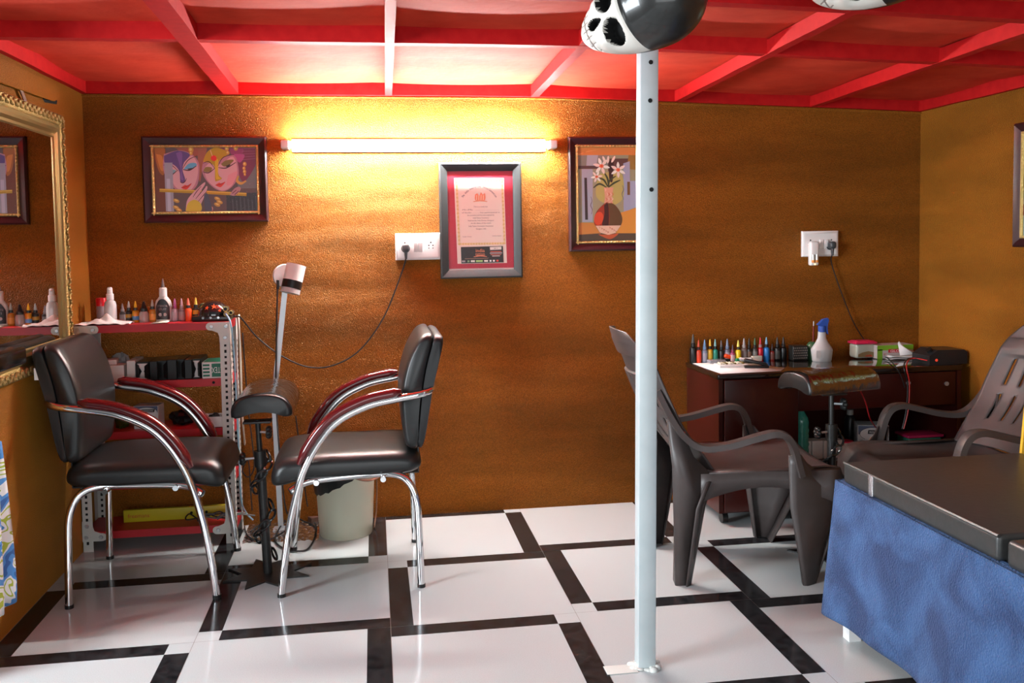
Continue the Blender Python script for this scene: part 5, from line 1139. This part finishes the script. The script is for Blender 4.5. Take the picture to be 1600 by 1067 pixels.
# ================================================================== PLASTIC ARMCHAIRS
def plastic_chair(label, loc, rz):
    t = thing('plastic_armchair', label, 'chair', loc, rz, 'brown plastic armchairs')
    TH = .006
    def solid(o): m = o.modifiers.new('s', 'SOLIDIFY'); m.thickness = TH; m.offset = 0; return o
    # seat with a rolled front edge and side aprons
    pr = smooth_path([(-.185, 0, .405), (-.10, 0, .378), (.05, 0, .378), (.20, 0, .388), (.30, 0, .388), (.345, 0, .372), (.368, 0, .335), (.372, 0, .272)], 4)
    def st(u, v):
        k = u*(len(pr)-1); i = min(int(k), len(pr)-2); p = pr[i].lerp(pr[i+1], k-i); y = -1+2*v
        hw = .225-.015*max(0, (p.x-.25)/.1)
        return (p.x, y*hw, p.z+.018*abs(y)**3*(p.x < .34)-.010*(1-y*y)*(p.x < .30)-.03*abs(y)**4*(p.z < .34))
    b = MB(); b.grid(28, 16, st)
    for sd in (-1, 1):
        n = 12
        for i in range(n):
            x0 = -.17+.50*i/n; x1 = -.17+.50*(i+1)/n
            lo = lambda x: .345-.055*(abs(x-.05)/.24)**2
            b.add([(x0, sd*.238, .398), (x1, sd*.238, .398), (x1, sd*.240, lo(x1)), (x0, sd*.240, lo(x0))], [(0, 1, 2, 3)])
        b.add([(-.18, sd*.20, .402), (.33, sd*.20, .398), (.33, sd*.238, .398), (-.18, sd*.238, .398)], [(0, 1, 2, 3)])
    solid(b.build('seat', PLAST, t, angle=50))
    # high slotted back
    cl = smooth_path([(-.190, .40, .205), (-.232, .46, .215), (-.300, .55, .232), (-.345, .64, .238), (-.382, .73, .226), (-.402, .785, .216), (-.414, .812, .208), (-.432, .858, .172), (-.440, .884, .125)], 5)
    NB = len(cl)-1; NVv = 50
    def bk(u, v):
        k = u*NB; i = min(int(k), NB-1); p = cl[i].lerp(cl[i+1], k-i); y = -1+2*v
        c = .078*(1-.6*max(0, (p.y-.76)/.14))*y*y
        return (p.x+c+(.010 if .735 < p.y < .80 else 0)*(1-y*y), y*p.z, p.y+(.010*(1-y*y) if p.y > .85 else 0))
    def zrow(i): k = (i+.5)/(NB*2)*NB; j = min(int(k), NB-1); return cl[j].lerp(cl[j+1], k-j).y
    def skip(i, j):
        z = zrow(i); y = -1+2*(j+.5)/NVv
        if not (.495 < z < .590 or .625 < z < .725): return False
        return abs(y) < .74 and j % 6 == 1
    b = MB(); b.grid(NB*2, NVv, bk, skip=skip); solid(b.build('backrest', PLAST, t, angle=50))
    for sd in (-1, 1):
        # arm: broad band from the back down to a dip, forward and round into the front leg
        ap = smooth_path([(-.315, sd*.215, .690), (-.275, sd*.238, .600), (-.232, sd*.250, .535), (-.175, sd*.256, .497), (-.085, sd*.258, .500), (.03, sd*.258, .528), (.085, sd*.258, .538), (.125, sd*.258, .526), (.150, sd*.258, .492), (.165, sd*.258, .44), (.180, sd*.258, .385)], 6)
        vs = []; n = len(ap)
        for i, p in enumerate(ap):
            tg = (ap[min(i+1, n-1)]-ap[max(i-1, 0)]).normalized(); nr = Vector((-tg.z, 0, tg.x)).normalized(); hw = .022+.004*math.sin(PI*i/n); th = .011
            f = min(1, i/8); hw *= .45+.55*f
            yv = Vector((0, 1, 0))
            for (a, c) in ((-1, -1), (-.8, .8), (0, 1.15), (.8, .8), (1, -1), (.7, -1.1), (-.7, -1.1)): vs.append(p+yv*hw*a+nr*th*c)
        k = 7; b = MB(); b.add(vs, [(i*k+j, i*k+(j+1) % k, (i+1)*k+(j+1) % k, (i+1)*k+j) for i in range(n-1) for j in range(k)]+[list(range(k))[::-1], [(n-1)*k+j for j in range(k)]]); b.build('arm', PLAST, t, angle=40)
        # front leg: tapering side panel and front panel
        def legpanel(poly, ytop, ybot, ztop=.47):
            return [(x, sd*(ybot+(ytop-ybot)*min(1, z/ztop)), z) for x, z in poly]
        b = MB(); cols = []
        for (xa, xb, xc, z) in ((.186, .198, .234, 0), (.165, .179, .285, .14), (.142, .164, .350, .272), (.139, .163, .345, .345), (.138, .164, .262, .385), (.138, .166, .205, .425), (.138, .168, .180, .458)):
            yo = .268-.010*z/.47; dp = .052*min(1, (xc-xb)/.12)+.004; cols.append([(xa, sd*yo, z), (xb, sd*(yo+.001), z), (xb+(xc-xb)*.35, sd*(yo-dp*.22), z), (xb+(xc-xb)*.7, sd*(yo-dp*.58), z), (xc, sd*(yo-dp), z)])
        b.add([p for c in cols for p in c], [(i*5+j, i*5+j+1, i*5+j+6, i*5+j+5) for i in range(6) for j in range(4)])
        a_ = [cols[0][4], cols[2][4], cols[3][4]]; in_ = [(.226, sd*.18, 0), (.356, sd*.14, .272), (.352, sd*.14, .335)]
        b.add(a_+in_, [(0, 1, 4, 3), (1, 2, 5, 4)])
        be = [cols[0][0], cols[2][0], cols[6][0]]; bi = [(.190, sd*.244, 0), (.156, sd*.238, .272), (.142, sd*.240, .458)]; b.add(be+bi, [(0, 1, 4, 3), (1, 2, 5, 4)])
        solid(b.build('leg', PLAST, t, angle=30, fix=False))
        # rear leg: wide tapering panel running up into the back
        b = MB(); P_ = legpanel([(-.255, 0), (-.205, 0), (-.165, .28), (-.13, .372), (-.15, .415), (-.195, .46), (-.225, .53), (-.268, .60), (-.285, .585), (-.268, .43)], .244, .222, .6); b.add(P_, [list(range(10))])
        e1 = legpanel([(-.255, 0), (-.268, .43), (-.285, .585)], .244, .222, .6); e2 = [(-.250, sd*.165, 0), (-.235, sd*.15, .43), (-.27, sd*.16, .585)]; b.add(e1+e2, [(0, 1, 4, 3), (1, 2, 5, 4)])
        r1 = legpanel([(-.205, 0), (-.165, .28), (-.13, .372)], .244, .222, .6); r2 = [(-.222, sd*.236, 0), (-.190, sd*.256, .28), (-.155, sd*.258, .372)]; r3 = [(-.205, sd*.206, 0), (-.150, sd*.215, .28), (-.12, sd*.22, .372)]
        b.add(r1+r2, [(0, 1, 4, 3), (1, 2, 5, 4)]); b.add(r1+r3, [(0, 1, 4, 3), (1, 2, 5, 4)])
        solid(b.build('leg', PLAST, t, angle=30, fix=False))
    return t
plastic_chair('dark brown plastic armchair in the middle behind the steel pole', (1.269, .362, 0), math.radians(-4.9))
plastic_chair('dark brown plastic armchair on the right between desk and blue towel bed', (2.104, .215, 0), math.radians(180-2))

# ================================================================== TREATMENT BED AND TOWEL
BX0, BX1 = 1.332, 1.912
t = thing('treatment_bed', 'black padded treatment bed at the right with white legs', 'bed', (0, 0, 0))
PADM = mat('black_vinyl', (.031, .031, .030), .36, noise=(40, (.042, .041, .040), .3), bump=(60, .10, .004))
b = MB(); b.rbox(((BX0+BX1)/2, -.712, .520), (BX1-BX0, .686, .062), .012, 4); b.build('pad', PADM, t, angle=50)
b = MB(); b.rbox(((BX0+BX1)/2, -1.43, .520), (BX1-BX0, .70, .062), .012, 4); b.build('pad', PADM, t, angle=50)
b = MB(); b.tube([(BX0+.004, -.37-.0, .548), (BX0+.004, -1.052, .548)], .0045, 6); b.build('piping', PADM, t)
b = MB(); b.box(BX0+.025, BX1-.025, -1.74, -.385, .445, .489); b.build('frame', mat('white_metal', (.72, .72, .72), .35), t)
for x in (BX0+.045, BX1-.045):
    for y in (-.385, -1.70):
        b = MB(); b.box(x-.019, x+.019, y-.019+.04, y+.019+.04, 0, .45); b.build('leg', MATS['white_metal'], t, smooth=False)
p = PX(1361, 757, BX0)
b = MB(); b.rbox((BX0-.0005, p.y, .521), (.003, .022, .058), .001); b.build('silver_tape', mat('silver_tape', (.6, .6, .62), .25, metal=.9, bump=(300, 1., .003)), t)

m = bpy.data.materials.new('blue_terry'); m.use_nodes = True; nt = m.node_tree; bb = nt.nodes['Principled BSDF']; g = nt.nodes.new('ShaderNodeNewGeometry')
n1 = nt.nodes.new('ShaderNodeTexNoise'); n1.inputs['Scale'].default_value = 7; n1.inputs['Detail'].default_value = 6; n1.inputs['Distortion'].default_value = .6
r = nt.nodes.new('ShaderNodeValToRGB'); r.color_ramp.elements[0].position = .36; r.color_ramp.elements[1].position = .68
r.color_ramp.elements[0].color = (.012, .036, .118, 1); r.color_ramp.elements[1].color = (.044, .112, .275, 1)
nt.links.new(g.outputs['Position'], n1.inputs['Vector']); nt.links.new(n1.outputs['Fac'], r.inputs[0]); nt.links.new(r.outputs[0], bb.inputs['Base Color'])
bb.inputs['Roughness'].default_value = .9; bb.inputs['Sheen Weight'].default_value = .12; bb.inputs['Sheen Tint'].default_value = (.5, .7, 1, 1)
n2 = nt.nodes.new('ShaderNodeTexNoise'); n2.inputs['Scale'].default_value = 190; bp = nt.nodes.new('ShaderNodeBump'); bp.inputs['Strength'].default_value = 1.; bp.inputs['Distance'].default_value = .009
nt.links.new(g.outputs['Position'], n2.inputs['Vector']); nt.links.new(n2.outputs['Fac'], bp.inputs['Height']); nt.links.new(bp.outputs[0], bb.inputs['Normal'])
TERRY = m
t = thing('towel', 'blue terry towel hanging over the side of the treatment bed', 'towel')
rnd = random.Random(2)
def tw(u, v):
    y = -.345+.035*v-1.30*u-.02*v*u
    f = .014*math.sin(u*13+.6)*v+.008*math.sin(u*27+v*2)*v+.016*v*math.exp(-((u-.42)/.18)**2)
    z = .490+(.070-.490)*v+.012*math.sin(u*9)*v+.03*u*v
    return (BX0-.006-f-.010*v, y, z)
b = MB(); b.grid(70, 34, tw)
b.grid(8, 34, lambda u, v: (BX0-.006-.010*v+(.012+.05*u)*(u > 0)-(.014*math.sin(.6)*v+.001*v)*(u == 0)+0, -.345+.035*v+.004*math.sin(PI*u), .490-.420*v+.0*u) if u > 0 else tw(0, v))
b.grid(70, 4, lambda u, v: (BX0-.006+.030*v, -.345-1.30*u, .490-.002*(1-v)))
o = b.build('terry_cloth', TERRY, t, angle=70); o.modifiers.new('s', 'SOLIDIFY').thickness = .005
